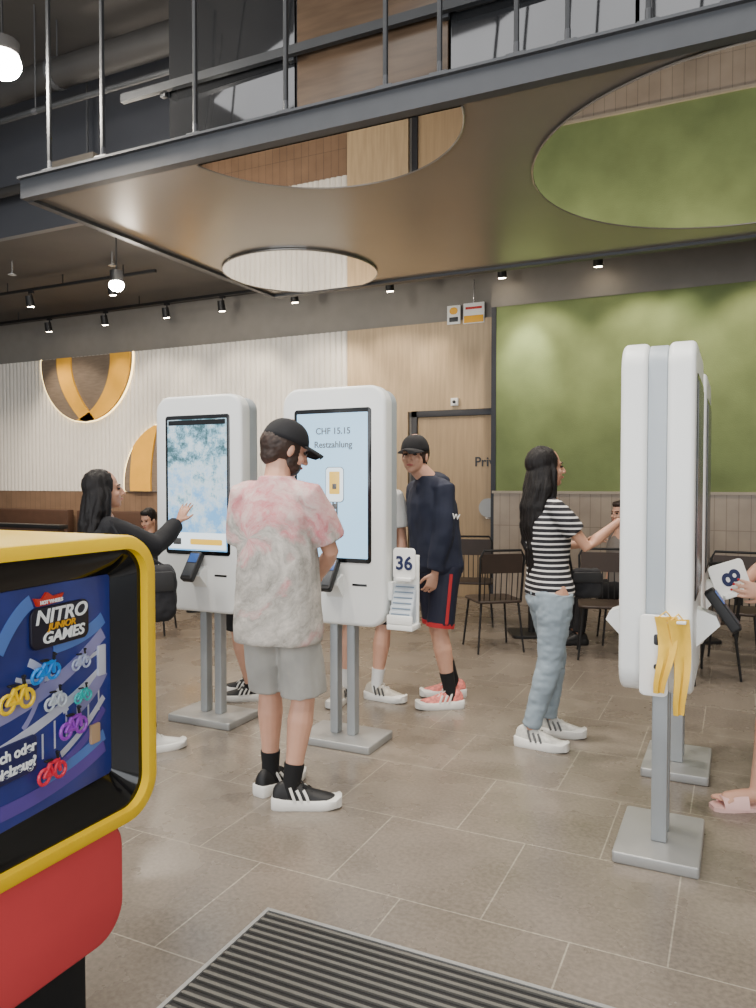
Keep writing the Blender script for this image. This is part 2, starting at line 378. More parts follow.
# ---------------------------------------------------------------- floor mat
o=empty('entrance_mat',(-1.455,2.17,0),label='black ribbed entrance mat with steel frame sunk in floor',cat='door mat')
W=1.9; D=1.3
mk('backing',Geo().pbox(0,W,-D,0,.0005,.004),BLACKM,o,smooth=False)
g=Geo(); g.loft([[(x,y,z) for x,y in ((-.014,.014),(W+.014,.014),(W+.014,-D-.014),(-.014,-D-.014))] for z in (.0005,.010)]+[[(x,y,z) for x,y in ((0,0),(W,0),(W,-D),(0,-D))] for z in (.010,.0005)],cap=False)
mk('steel_frame',g,STEEL,o,smooth=False)
g=Geo(); y=-.012
while y>-D+.03:
    g.pbox(.004,W-.004,y-.012,y,.004,.011); y-=.034
mk('mat_ribs',g,mat('rib_grey',c(110,108,102),.5,.4),o,smooth=False)
# ---------------------------------------------------------------- kiosks
def screenmat_tree_reflection():  # bluish screen picture with a reflection of trees painted into it
    m,nt,b=newmat('screen_tree_reflection'); L=nt.links.new
    tc=nt.nodes.new('ShaderNodeTexCoord'); n=nt.nodes.new('ShaderNodeTexNoise'); n.inputs['Scale'].default_value=9; n.inputs['Detail'].default_value=9; n.inputs['Roughness'].default_value=.75
    L(tc.outputs['Object'],n.inputs['Vector'])
    sp=nt.nodes.new('ShaderNodeSeparateXYZ'); L(tc.outputs['Object'],sp.inputs[0])
    mr=nt.nodes.new('ShaderNodeMapRange'); mr.inputs[1].default_value=1.2; mr.inputs[2].default_value=1.8; mr.inputs[3].default_value=.16; mr.inputs[4].default_value=-.05
    L(sp.outputs['Z'],mr.inputs[0])
    ad=nt.nodes.new('ShaderNodeMath'); L(n.outputs[0],ad.inputs[0]); L(mr.outputs[0],ad.inputs[1])
    r=nt.nodes.new('ShaderNodeValToRGB'); e=r.color_ramp.elements
    e[0].position=.38; e[0].color=c(56,96,104); e[1].position=.70; e[1].color=c(120,182,232)
    x=e.new(.46); x.color=c(130,176,196); x=e.new(.54); x.color=c(210,228,236)
    L(ad.outputs[0],r.inputs[0]); L(r.outputs[0],b.inputs['Emission Color']); b.inputs['Emission Strength'].default_value=1.7
    b.inputs['Base Color'].default_value=(.02,.02,.02,1); b.inputs['Roughness'].default_value=.15
    return m
SCR1=screenmat_tree_reflection()
def emi(name,col,e,var=0): 
    m=mat(name,col,.25,emis=e,var=var,vs=2)
    for l in list(m.node_tree.links):
        if l.to_socket.name=='Base Color': m.node_tree.links.remove(l)
    m.node_tree.nodes['Principled BSDF'].inputs['Base Color'].default_value=(.1,.1,.1,1)
    return m
SCR2=emi('screen_pale_blue',c(160,208,240),1.9,.02); SCRW=emi('screen_white',c(225,238,244),2.0); SCRY=emi('screen_yellow',c(250,196,20),1.5); INK=emi('screen_ink',c(40,44,50),.1); SCRD=emi('screen_dim',c(40,50,58),.25,.1)
def terminal(root,side,x,z,full=True):
    M=Matrix.Rotation(0 if side<0 else math.pi,4,'Z')@Matrix.Translation((x,-.13,z))
    g=Geo(); g.M=M; g.loft([[(sx,0,-.09),(sx,-.085,.0),(sx,-.07,.035),(sx,0,.06)] for sx in (-.05,.05)]); mk('terminal_holder',g,WHITE,root)
    if not full: return
    T=M@Matrix.Translation((0,-.085,.05))@Matrix.Rotation(math.radians(-35),4,'X')
    g=Geo(); g.M=T; g.rr(.085,.19,.015,-.03,.01,.006); t=mk('card_terminal',g,BLACKM,root)
    g=Geo(); g.M=T; g.rr(.065,.06,.004,-.033,-.029,.001,0,.05); mk('terminal_display',g,mat('terminal_screen',c(60,90,150),.2,emis=.4),t)
    g=Geo(); g.M=T; g.rr(.068,.085,.004,-.033,-.029,.001,0,-.03); mk('keypad',g,GREYT,t)
def kiosk(loc,rz,double,scr,label,icon):
    root=empty('order_kiosk',loc,rz,label,'order kiosk','self-service order kiosks')
    H=1.32; zc=.70+H/2; F=.145 if not double else .130; I=.045 if not double else .034
    g=Geo(); g.rr(.62,H-.02,.085,-I,I,.006,0,zc,8); mk('inner_frame',g,FRAMEG,root)
    for sd in ((-1,1) if double else (-1,)):
        M=Matrix.Identity(4) if sd<0 else Matrix.Rotation(math.pi,4,'Z')
        g=Geo(); g.M=M; g.rr(.65,H,.10,-F,-I,.02,0,zc,10,5); mk('housing_shell',g,WHITE,root)
        g=Geo(); g.M=M; g.rr(.485,.85,.02,-F-.004,-F+.002,.002,0,1.475); mk('screen_bezel',g,BLACK,root)
        g=Geo(); g.M=M; g.rr(.445,.80,.004,-F-.0065,-F-.003,.0005,0,1.475); s=mk('screen',g,scr,root)
        if icon=='pay' and sd<0:
            text('CHF 15.15',.05,INK,s,(.01,-.1535,1.775),(math.pi/2,0,0),bold=.0008); text('Restzahlung',.05,INK,s,(.01,-.1535,1.70),(math.pi/2,0,0),bold=.0008)
            g=Geo(); g.rr(.116,.196,.022,-.1530,-.151,.0005,.02,1.48); mk('icon_outline',g,emi('icon_grey',c(110,130,146),.8),s)
            g=Geo(); g.rr(.108,.188,.02,-.1545,-.153,.0005,.02,1.48); mk('icon_housing',g,SCRW,s)
            g=Geo(); g.rr(.066,.125,.006,-.1555,-.154,.0005,.02,1.49); mk('icon_screen',g,SCRY,s)
            g=Geo(); g.rr(.026,.03,.004,-.1565,-.155,.0005,.02,1.47); mk('icon_mark',g,INK,s)
            for q in (.01,.034): g=Geo(); g.rr(.010,.09,.002,-.154,-.151,.0005,q,1.345); mk('icon_pole',g,INK,s)
            g=Geo(); g.rr(.03,.03,.004,-.155,-.151,.0005,.022,1.36); mk('icon_reader',g,INK,s)
        elif icon=='order' and sd<0:
            g=Geo(); g.rr(.43,.10,.004,-.154,-.151,.0005,0,1.135); mk('order_bar',g,SCRW,s)
            g=Geo(); g.rr(.24,.035,.01,-.1555,-.153,.0005,.07,1.13); mk('yellow_button',g,SCRY,s)
            g=Geo(); g.rr(.06,.04,.004,-.1555,-.153,.0005,-.15,1.13); mk('menu_button',g,INK,s)
            g=Geo(); g.rr(.43,.03,.004,-.154,-.151,.0005,0,1.855); mk('header_strip',g,BLACK,s)
        g=Geo(); g.M=M; g.rr(.09,.012,.003,-F-.002,-F+.002,.001,.17,.93); mk('receipt_slot',g,BLACK,root)
        terminal(root,sd,.02,.93,sd<0)
    for x in (-.055,.055):
        g=Geo(); g.rr(.05,.66,.008,-.03,.03,.004,x,.375,3); mk('pole',g,POLE,root)
    g=Geo(); g.M=Matrix.Rotation(math.pi/2,4,'X'); g.rr(.47,.32,.012,.0005,.045,.006); g.v=[V((v.x,v.y,abs(v.z))) for v in g.v]
    mk('base_plate',g,STEEL,root)
    return root
k1=kiosk((-2.975,3.83,0),0,False,SCR1,'white order kiosk, picture screen with painted tree reflection, two grey poles','order')
k2=kiosk((-2.04,3.83,0),0,False,SCR2,'white order kiosk whose pale screen shows a payment amount','pay')
k3=kiosk((-.275,3.28,0),math.pi/2,True,SCRD,'double-sided white order kiosk seen edge-on with number-card holder','x')
k4=kiosk((-.275,4.24,0),math.pi/2,True,SCRD,'double-sided white order kiosk behind another kiosk','x')
def card(loc,rz,num,label,w=.13,h=.17,tilt=0,pitch=0,ns=.10,turn=0):
    o=empty('table_number_card',loc,rz,label,'table number card')
    o.rotation_euler=(pitch,tilt,rz)
    mk('card_panel',Geo().rr(w,h,.02,-.004,.004,.003),WHITEP,o)
    text(num,ns,NAVYT,o,(0,-.006,0),(math.pi/2,turn,0),bold=.003)
    mk('card_foot',Geo().rr(w*.7,.02,.004,-.02,.02,.004,0,-h/2),WHITEP,o)
    return o
r=empty('number_rack',(.335,-.08,0)); r.parent=k2
mk('rack_tray',Geo().box(0,.15,-.07,.05,.70,.73,.004),WHITEP,r); mk('rack_back',Geo().box(0,.15,.02,.035,.70,1.10,.004),WHITEP,r)
mk('rack_front',Geo().box(0,.15,-.07,-.06,.73,.78,.004),WHITEP,r)
PAP=mat('pale_paper',c(205,212,218),.6,var=.05); PAPL=mat('paper_line',c(120,138,156),.6,var=.05)
for k in range(6):
    z0=.735; pc=mk('paper_slip',Geo().box(.012,.138,-.058+.013*k,-.053+.013*k,z0,.80+.028*k,.001),PAP,r)
    mk('printed_line',Geo().box(.02,.13,-.0595+.013*k,-.0575+.013*k,.782+.028*k,.790+.028*k,.0005),PAPL,pc)
mk('rack_bracket',Geo().box(-.02,.01,-.02,.04,.85,.95,.003),WHITE,r)
card((-1.62,3.725,1.055),0,'36','white table number card reading 36 in a side rack')
r=empty('card_holder',(-.345,0,0)); r.parent=k3
RZ=Matrix.Rotation(math.pi/2,4,'Z')
g=Geo(); g.M=Matrix.Rotation(-math.pi/2,4,'Z'); g.rr(.10,.30,.02,-.012,.0,.003,-.0,.86); mk('holder_plate',g,WHITEP,r)
for (q,w_,h_) in ((.92,.02,.04),(.82,.02,.02)):
    g=Geo(); g.M=Matrix.Rotation(-math.pi/2,4,'Z'); g.rr(w_,h_,.008,-.0135,-.012,.0004,.01,q); mk('holder_slot',g,DARKG,r)
mk('holder_hook',Geo().box(-.03,.02,-.11,-.03,.985,.995,.002),WHITEP,r)
def yellow_card(p,rz,lab,lean,L=.19):
    o=empty('yellow_pennant',p,rz,lab,'hanging pennant')
    R=[]
    for k in range(9):
        t=k/8; z=.16-(.16+L)*t; w=.040*(1-.55*t); xo=lean*t+.012*math.sin(t*5); yo=.008*math.sin(t*7)
        R.append([(xo-w+.012*0,yo,z),(xo-w*.3,yo-.008,z),(xo+w*.3,yo+.006,z),(xo+w,yo-.004,z),(xo+w,yo+.001,z),(xo+w*.3,yo+.011,z),(xo-w*.3,yo-.003,z),(xo-w,yo+.005,z)])
    g=Geo(); g.loft(R); mk('pennant_sheet',g,YELS,o,angle=60)
    g=Geo(); g.tube([(-.03,0,.155),(0,0,.18),(.03,0,.145)],.003,6); mk('hook',g,YELS,o)
yellow_card((-.232,2.90,.85),.3,'yellow hanging pennant beside the kiosk',-.01,.12)
yellow_card((-.192,2.915,.84),.5,'yellow hanging pennant with pointed lower end',.02)
# ---------------------------------------------------------------- toy display
FX=-1.45
td=empty('toy_display',(FX-.25,1.18,0),label='yellow toy display case with blue poster on red stand',cat='display case')
def tg(): 
    g=Geo(); g.M=RZ; return g
Wd=.84; Hd=.76; cz=.98
g=tg(); b=.016
o0=rr_pts(Wd,Hd,.11,10); o0b=rr_pts(Wd-2*b,Hd-2*b,.11-b,10); o0c=rr_pts(Wd-.6*b,Hd-.6*b,.11-.3*b,10); i0=rr_pts(Wd-.078,Hd-.072,.075,10)
g.loft([[(x,.225,cz+z) for x,z in rr_pts(Wd-.02,Hd-.02,.10,10)],[(x,.22,cz+z) for x,z in o0],[(x,-.27+b,cz+z) for x,z in o0],[(x,-.27+b*.3,cz+z) for x,z in o0c],[(x,-.27,cz+z) for x,z in o0b],[(x,-.27,cz+z) for x,z in i0],[(x,-.24,cz+z) for x,z in i0]],cap=False)
n=len(o0); g.f.append(tuple(range(n)))
mk('yellow_shell',g,YEL,td)
PA=math.radians(7); TP=math.tan(PA)
g=tg(); a=rr_pts(Wd-.076,Hd-.070,.075,8); b_=rr_pts(.655,.53,.012,8)
g.loft([[(x,-.245,cz+z) for x,z in a],[(x,-.243,cz+z*.985) for x,z in rr_pts(Wd-.10,Hd-.09,.06,8)],[(x,-.180-(.33-x)*TP,cz+.005+z) for x,z in b_]],cap=False); mk('black_surround',g,BLACK,td)
POST=mat('poster_blue',c(44,58,140),.35,var=.35,vs=4)
g=tg(); g.rr(.66,.535,.012,-.185,-.170,.001,0,cz+.005); poster=mk('poster',g,POST,td)
piv=V((.185,.33,0)); PM=Matrix.Translation(piv)@Matrix.Rotation(PA,4,'Z')@Matrix.Translation(-piv); poster.matrix_local=PM
g=tg(); g.rr(.64,.32,.09,-.25,.18,.01,-.015,.475,8); mk('red_stand',g,RED,td)
g=tg(); g.rr(.5,.33,.02,-.17,.12,.006,0,.175); mk('black_plinth',g,BLACKM,td)
g=tg(); g.box(-.36,.33,-.22,.20,0.0005,.03,.006); mk('foot_plate',g,BLACKM,td)
DX=-.045
def rib(pts,w,m,name,y=-.1862):
    g=tg(); g.tube([(x,y,z) for x,z in pts],w,6,flat=True,sq=.06,up=(0,1,0)); return mk(name,g,m,poster)
PW=mat('print_white',c(205,210,230),.4,var=.05); PP=mat('print_purple',c(96,76,170),.4,var=.1); PL=mat('print_light_blue',c(90,130,210),.4,var=.1); PK=mat('print_lilac',c(150,150,205),.4,var=.1)
def curve(p0,p1,p2,n=12): return [((1-t)**2*p0[0]+2*t*(1-t)*p1[0]+t*t*p2[0],(1-t)**2*p0[1]+2*t*(1-t)*p1[1]+t*t*p2[1]) for t in [k/n for k in range(n+1)]]
rib(curve((-.3,.98),(.05,.93),(.30,1.10)),.020,PK,'track_print'); rib(curve((-.3,.87),(.1,.90),(.30,1.01)),.014,PW,'track_print')
rib(curve((.08,.80),(.2,.80),(.30,.90)),.012,PP,'track_print'); rib(curve((.04,1.08),(.12,1.04),(.16,.93)),.011,PW,'track_print'); rib(curve((.0,1.05),(.1,1.0),(.30,1.06)),.006,PW,'track_print')
rib(curve((.12,1.10),(.24,1.10),(.30,1.14)),.02,PL,'track_print'); rib(curve((-.05,.76),(.15,.75),(.30,.80)),.02,PP,'track_print'); rib(curve((-.05,1.12),(.0,1.2),(.05,1.22)),.02,PL,'track_print')
rib(curve((.20,.93),(.26,.95),(.30,1.0)),.022,PK,'track_print'); rib(curve((.14,.83),(.22,.86),(.30,.93)),.010,PW,'track_print'); rib(curve((.02,.93),(.07,.97),(.09,1.05)),.008,PK,'track_print')
for k in range(6):
    x=.08+k*.04; rib([(x,.84+.012*k),(x,.90+.02*k)],.0035,PW,'track_post')
rib(curve((.08,.785),(.2,.79),(.30,.83)),.018,PL,'track_print')
RT=(math.pi/2,0,math.pi/2)
INKD=mat('logo_dark',c(24,22,40),.4); LOGW=mat('logo_white',c(240,244,244),.4,emis=.15); LOGR=mat('logo_red',c(210,50,30),.4)
def ptext(s,x,z,size,m,al='CENTER',sh=0,bold=0,yo=.195): 
    return text(s,size,m,poster,(yo,x+DX,z),RT,'lettering',al,shear=sh,bold=bold)
g=tg(); g.rr(.195,.098,.02,-.193,-.185,.002,.185+DX,1.153); mk('logo_plate',g,INKD,poster)
for s_,x_,z_,sz_,m_,bo in (('NITRO',.185,1.178,.047,LOGW,.001),('JUNIOR',.185,1.152,.022,YELM,.0006),('GAMES',.190,1.127,.037,LOGW,.001)):
    t_=ptext(s_,x_,z_,sz_,m_,sh=.2,bold=bo); t_.scale=(1.22,1,1)
g=tg(); g.loft([[(.11+DX+x,y,1.206+z) for x,z in ((0,0),(.07,.002),(.085,.022),(.05,.018),(.03,.03),(.015,.016),(-.01,.02))] for y in (-.193,-.185)]); mk('flame_logo',g,LOGR,poster)
ptext('HOT WHEELS',.152,1.213,.012,LOGW,bold=.0004,yo=.1945)
g=tg(); g.rr(.30,.085,.01,-.193,-.185,.002,-.095,.868); mk('text_field',g,mat('deep_navy',c(28,34,90),.4),poster)
ptext('Buch oder',.095,.886,.034,LOGW,al='RIGHT',bold=.001); ptext('Spielzeug?',.095,.850,.034,LOGW,al='RIGHT',bold=.001)
mk('white_label',tg().rr(.03,.08,.003,-.191,-.185,.001,.29,1.03),PW,poster)
mk('small_box_print',tg().rr(.035,.05,.004,-.193,-.185,.001,.26,.845),mat('print_beige',c(190,160,130),.5),poster)
def toy(x,z,col,lab,s=1.0,tilt=0):
    q=PM@V((.20,x-.03,z)); o=empty('toy_bike',V((FX-.25,1.18,0))+q,label=lab,cat='toy',group='toy bikes on the poster'); o.rotation_euler=(tilt,0,math.pi/2+PA); o.scale=(s,s,s)
    for q in (-.021,.021):
        g=Geo(); g.tube([(q+.014*math.cos(a*math.pi/8),0,.014+.014*math.sin(a*math.pi/8)) for a in range(17)],.0034,6,flat=True); mk('wheel',g,col,o)
    g=Geo(); g.tube([(-.021,0,.014),(-.006,0,.034),(.016,0,.036),(.021,0,.014)],.004,6); g.tube([(-.006,0,.034),(.002,0,.012),(.016,0,.036)],.004,6); g.tube([(-.021,0,.014),(.002,0,.012)],.004,6); mk('bike_frame',g,col,o)
    g=Geo(); g.tube([(.016,0,.036),(.013,0,.052),(.006,-.010,.054)],.003,6); mk('handlebar',g,BLACKM,o)
    g=Geo(); g.tube([(-.016,0,.042),(-.002,0,.041)],.005,6,sq=.5); mk('saddle',g,BLACKM,o)
    return o
T=lambda n,r,g_,b:mat(n,c(r,g_,b),.35,emis=.1)
toy(.02,.985,T('toy_yellow',245,205,20),'small yellow toy bike',1.4); toy(.105,1.03,T('toy_blue',30,140,230),'small blue toy bike',1.25,.2)
toy(.14,.955,T('toy_silver',190,200,210),'small silver toy bike',1.0); toy(.23,1.03,T('toy_grey',170,180,210),'small pale grey toy bike',.9)
toy(.20,.87,T('toy_purple',150,60,190),'small purple toy bike',1.3); toy(.125,.785,T('toy_red',220,40,70),'small red toy bike',1.25)
toy(.235,.945,T('toy_teal',40,180,180),'small teal toy bike',.85)
# ---------------------------------------------------------------- people
SK1=mat('skin_light',c(206,158,134),.5,var=.05,vs=12); SK2=mat('skin_tan',c(192,144,118),.5,var=.05,vs=12)
EYE=mat('eye_dark',c(40,28,22),.2); LIP=mat('lip',c(176,96,88),.45); HAIRB=mat('hair_black',c(19,15,15),.55,var=.4,vs=40,stretch=(3,3,.4),bump=.4,bs=60); HAIRBR=mat('hair_brown',c(50,35,28),.6,var=.3,vs=30)
HAIRB.node_tree.nodes['Principled BSDF'].inputs['Specular IOR Level'].default_value=.3
def ik(a,cc,l1,l2,pole):
    a=V(a); cc=V(cc); d=cc-a; L=min(d.length,.995*(l1+l2)); L=max(L,abs(l1-l2)+.02); u=d.normalized(); x=(l1*l1-l2*l2+L*L)/(2*L); h=math.sqrt(max(l1*l1-x*x,0))
    p=V(pole); p=(p-u*p.dot(u)).normalized(); return a+u*x+p*h,a+u*L
def hand(g,w,fd,pn,curl,s,side,thumb=1):
    fd=V(fd).normalized(); pn=V(pn); pn=(pn-fd*pn.dot(fd)).normalized(); lat=fd.cross(pn).normalized()*side
    def rg(t,a,b): return [w+fd*t*s+lat*(a*s*math.cos(2*math.pi*j/14))+pn*(b*s*math.sin(2*math.pi*j/14)) for j in range(14)]
    g.loft([rg(-.01,.022,.018),rg(.02,.030,.018),rg(.06,.040,.016),rg(.085,.042,.013),rg(.096,.036,.009)])
    tips=[]
    for off,ln,fan in ((.033,.068,.12),(.0115,.078,.04),(-.0105,.072,-.05),(-.032,.056,-.15)):
        d=(fd+lat*fan).normalized(); p=w+fd*.086*s+lat*off*s; pts=[p-d*.01*s,p]; ang=0
        for fr in (.45,.3,.25):
            ang+=curl; dd=d*math.cos(ang)+pn*math.sin(ang); p=p+dd*(ln*fr*s); pts.append(p)
        g.tube(pts,[.0092*s,.0092*s,.0086*s,.0078*s,.0066*s],8); tips.append((p,dd,-(pn*math.cos(ang)-d*math.sin(ang))))
    p=w+fd*.022*s+lat*.024*s; d=(fd*.65+lat*.75+pn*.25*thumb).normalized(); p2=p+d*.038*s; d2=(fd*.85+lat*.35+pn*.4*thumb).normalized()
    g.tube([p,p2,p2+d2*.028*s,p2+d2*.028*s+(fd*.9+lat*.1+pn*.5).normalized()*.02*s],[.014*s,.011*s,.0095*s,.0075*s],8)
    return tips
class Person:
    def __init__(self,label,loc,s,yaw,lean=(0,0),hyaw=None,hpitch=0,skin=SK1,fem=False,hands=None,feet=None,sit=None,hoff=(0,0),hs=1.0,sw=None,hdrop=.008,footk=1.0):
        self.s=s; self.root=empty('person',P(loc[0],loc[1]),TH,label,'person')
        a=math.radians(yaw); self.fw=V((math.sin(a),math.cos(a),0)); self.rt=V((math.cos(a),-math.sin(a),0))
        hz=sit if sit else .93*s; self.hz=hz; self.lean=V((lean[0],lean[1],0)); self.fem=fem; self.dz=hz-.93*s
        ha=math.radians(yaw if hyaw is None else hyaw)
        self.HC=self.C(1.68)+V((hoff[0],hoff[1],-hdrop))+self.fw*.02*s
        self.HM=Matrix.Translation(self.HC)@Matrix.Rotation(-ha,4,'Z')@Matrix.Rotation(math.radians(hpitch),4,'X')@Matrix.Scale(s*hs*(.99 if fem else 1.03),4)
        sw=(sw or (.150 if fem else .172))*s
        self.sh={1:self.C(1.43)+self.rt*sw,-1:self.C(1.43)-self.rt*sw}
        self.hip={1:V((0,0,hz))+self.rt*.092*s,-1:V((0,0,hz))-self.rt*.092*s}
        self.el={};self.wr={};self.kn={};self.an={};self.fy={};self.hd=hands or {}; self.tips={}
        for sd in (1,-1):
            hspec=(hands or {}).get(sd)
            if hspec: w,pole=V(hspec['w']),V(hspec['pole'])
            else: w=self.sh[sd]+V((0,0,-.54*s))+self.fw*.06*s+self.rt*sd*.05*s; pole=-self.fw+self.rt*sd*.4
            self.el[sd],self.wr[sd]=ik(self.sh[sd],w,.29*s,.255*s,pole)
            fx,fy_,fyaw=feet[sd]; an=V((fx,fy_,.085*s)); fa=math.radians(fyaw); self.fy[sd]=fyaw
            self.kn[sd],self.an[sd]=ik(self.hip[sd],an,.43*s,.425*s,V((math.sin(fa),math.cos(fa),0))*.6+self.fw)
        g=Geo(); f=self.s
        for sd in (1,-1):
            h=self.hip[sd]; k=self.kn[sd]; n=self.an[sd]; q=.92 if fem else 1
            g.tube([h,h.lerp(k,.45),k,k.lerp(n,.28),k.lerp(n,.65),n,n+V((0,0,-.03*f))],[.092*f,.076*f,.054*f*q,.061*f*q,.044*f*q,.034*f*q,.034*f],14)
            fa=math.radians(self.fy[sd]); fd=V((math.sin(fa),math.cos(fa),0))*footk; b=n+V((0,0,-.05*f))
            g.tube([b-fd*.04*f,b+fd*.05*f+V((0,0,.0)),b+fd*.13*f-V((0,0,.005*f))],[.03*f,.034*f,.026*f],12)
            lt=V((fd.y,-fd.x,0))*sd
            for i in range(5): g.tube([b+fd*.12*f+lt*(-.03+.015*i)*f-V((0,0,.012*f)),b+fd*(.175-.009*i)*f+lt*(-.034+.017*i)*f-V((0,0,.02*f))],[.010*f,.0085*f if i else .012*f],8)
            S=self.sh[sd]; E=self.el[sd]; Wp=self.wr[sd]
            aq=.85 if fem else 1
            g.tube([S,S.lerp(E,.4),E,E.lerp(Wp,.3),Wp],[.054*f*aq,.046*f*aq,.038*f*aq,.041*f*aq,.0255*f*aq],14)
            hs_=self.hd.get(sd,{})
            fdv=V(hs_.get('fd',(Wp-E))); pn=V(hs_.get('pn',-self.rt*sd)); self.tips[sd]=hand(g,Wp,fdv,pn,hs_.get('curl',.35),f*(.95 if fem else 1.03),hs_.get('ts',sd*1))
        self.torso(g,[(.84,.13,.09),(.90,.160,.11),(.96,.160,.108),(1.08,.135 if not fem else .112,.09),(1.22,.152 if not fem else .132,.102),(1.34,.160 if not fem else .142,.104),(1.42,.135,.085),(1.475,.095,.068),(1.515,.065 if not fem else .058,.06)])
        nb=self.C(1.49); g.tube([nb,self.HM@V((0,-.012,-.07))],[.064*f*(.80 if fem else 1),.058*f*(.82 if fem else 1)],14)
        old=g.M; g.M=self.HM
        g.ell((0,-.012,.022),(.074,.093,.097),20,14); g.ell((0,.028,-.038),(.060,.062,.078),20,14); g.ell((0,.060,-.092),(.028,.026,.024))
        g.tube([(0,.088,.004),(0,.104,-.022),(0,.110,-.036)],[.008,.010,.012],8); g.ell((.012,.1,-.04),(.008,.010,.007)); g.ell((-.012,.1,-.04),(.008,.010,.007))
        for q in (1,-1): g.ell((q*.074,-.004,-.022),(.009,.018,.03)); g.ell((q*.035,.062,-.035),(.022,.022,.02))
        g.ell((0,.076,.016),(.048,.014,.010)); g.ell((0,.084,-.066),(.022,.012,.012)); g.M=old
        self.body=voxmesh('body',g,skin,self.root,.0055,3)
        for q in (1,-1):
            g=Geo(); g.M=self.HM; g.ell((q*.030,.080,-.004),(.013,.010,.007),10,8); mk('eye',g,EYE,self.root,angle=0)
            g=Geo(); g.M=self.HM; g.tube([(q*.014,.092,.016),(q*.032,.088,.021),(q*.048,.074,.016)],.0035,6); mk('eyebrow',g,HAIRBR,self.root,angle=0)
        g=Geo(); g.M=self.HM; g.ell((0,.093,-.066),(.022,.007,.007),12,8); mk('lips',g,LIP,self.root,angle=0)
    def C(self,h):
        s=self.s; z=h*s+self.dz; t=max(0,(h-.93)/.57); return V((self.lean.x*t,self.lean.y*t,z))
    def torso(self,g,rows,p=2.4,n=24):
        rings=[]
        for h,rx,ry in rows:
            cc=self.C(h); r=[]
            for j in range(n):
                t=2*math.pi*j/n; ct,st=math.cos(t),math.sin(t)
                x=math.copysign(abs(ct)**(2/p),ct)*rx*self.s; y=math.copysign(abs(st)**(2/p),st)*ry*self.s
                r.append(cc+self.rt*x+self.fw*y)
            rings.append(r)
        g.loft(rings)
    def top(self,m,name,rows,sleeve=.8,sr=(.085,.08,.07),disp=(.005,9,.6),full=None,vox=.008,extra=None,label=None):
        g=Geo(); s=self.s; self.torso(g,rows)
        for sd in (1,-1):
            S=self.sh[sd]; E=self.el[sd]; W=self.wr[sd]; inn=S.lerp(self.C(1.42),.5)
            g.tube([self.C(1.462)+self.rt*sd*.045*s,S+V((0,0,.0))],[.052*s,sr[0]*s*.72],14)
            if full is None: g.tube([inn,S,S.lerp(E,sleeve*.5),S.lerp(E,sleeve)],[sr[0]*s*.85,sr[0]*s*.80,sr[1]*s,sr[2]*s],16,flat=True)
            else: g.tube([inn,S,S.lerp(E,.5),E,E.lerp(W,.5),E.lerp(W,full)],[sr[0]*s*.85,sr[0]*s*.82,sr[1]*s,sr[1]*s*.93,sr[2]*s,sr[2]*s*.85],16,flat=True)
        if extra: extra(g)
        return voxmesh(name,g,m,self.root,vox,3,disp,label=label)
    def bottom(self,m,name,rows,legs,disp=(.005,8,.6),vox=.008,label=None,extra=None):
        g=Geo(); s=self.s; self.torso(g,rows)
        for sd in (1,-1):
            h=self.hip[sd]; k=self.kn[sd]; a=self.an[sd]; pts=[];rs=[]
            for t,r in legs:
                pts.append(h.lerp(k,t) if t<=1 else k.lerp(a,t-1)); rs.append(r*s)
            g.tube(pts,rs,18,flat=True)
        if extra: extra(g)
        return voxmesh(name,g,m,self.root,vox,3,disp,label=label)
    def sock(self,sd,m,top=.2,r=.048):
        n=self.an[sd]; k=self.kn[sd]; g=Geo(); L=(k-n).length; s=self.s
        g.tube([n+V((0,0,-.03)),n,n.lerp(k,(top-.085)*.5/L*s),n.lerp(k,(top-.085)/L*s)],[.042*s,.041*s,.043*s,r*s],14,flat=True)
        mk('sock',g,m,self.root,angle=60)
    def shoe(self,sd,mu,ms,mst=None,label=None,laces=None,k_=1.1,chunk=1.13):
        n=self.an[sd]; a=math.radians(self.fy[sd]); s=self.s
        M=Matrix.Translation((n.x,n.y,0))@Matrix.Rotation(-a,4,'Z')@Matrix.Scale(s*k_,4)
        R=[(-.078,.022,.060),(-.070,.032,.084),(-.045,.038,.100),(-.01,.039,.104),(.03,.040,.096),(.07,.043,.076),(.11,.046,.062),(.15,.046,.054),(.18,.039,.046),(.198,.026,.038),(.205,.010,.028)]
        R=[(y,w,h*chunk) for y,w,h in R]
        def ring(y,w,h,z0,fl=1): return [(w*math.cos(t)*1.0,y,z0+(h-z0)*max(0,math.sin(t))**.7 if math.sin(t)>0 else z0) for t in [2*math.pi*k/20 for k in range(20)]]
        g=Geo(); g.M=M; g.loft([ring(y,w,h,.018) for y,w,h in R]); up=mk('shoe',g,mu,self.root,angle=60,sub=1,label=label)
        g=Geo(); g.M=M
        out=[(w+.005,y*1.04) for y,w,h in R]; H=.026*chunk**3
        poly=[(x,y) for x,y in out]+[(-x,y) for x,y in reversed(out)]
        def up_(y): return .010 if y<-.02 else (.012 if y>.19 else 0)
        g.loft([[(x*.94,y*.97,.0 if abs(y)<.17 else .006) for x,y in poly],[(x*1.02,y,.009) for x,y in poly],[(x,y,H+up_(y)) for x,y in poly],[(x*.9,y*.97,H+.004+up_(y)) for x,y in poly]]); mk('sole',g,ms,up,angle=50)
        if mst:
            for q in (1,-1):
                for k in range(3):
                    y=.02+k*.028; g=Geo(); g.M=M; g.tube([(q*.046,y,.034*chunk),(q*.043,y-.010,.057*chunk),(q*.033,y-.022,(.084 if k<1 else .074)*chunk)],[.0065]*3,6,flat=True,sq=.6); mk('shoe_stripe',g,mst,up)
        g=Geo(); g.M=M; pts=[]
        for k in range(5): y=.03+k*.018; z=(.102-k*.0105)*chunk; pts+=[((-1)**k*.02,y,z-.006),((-1)**(k+1)*.02,y+.006,z-.008)]
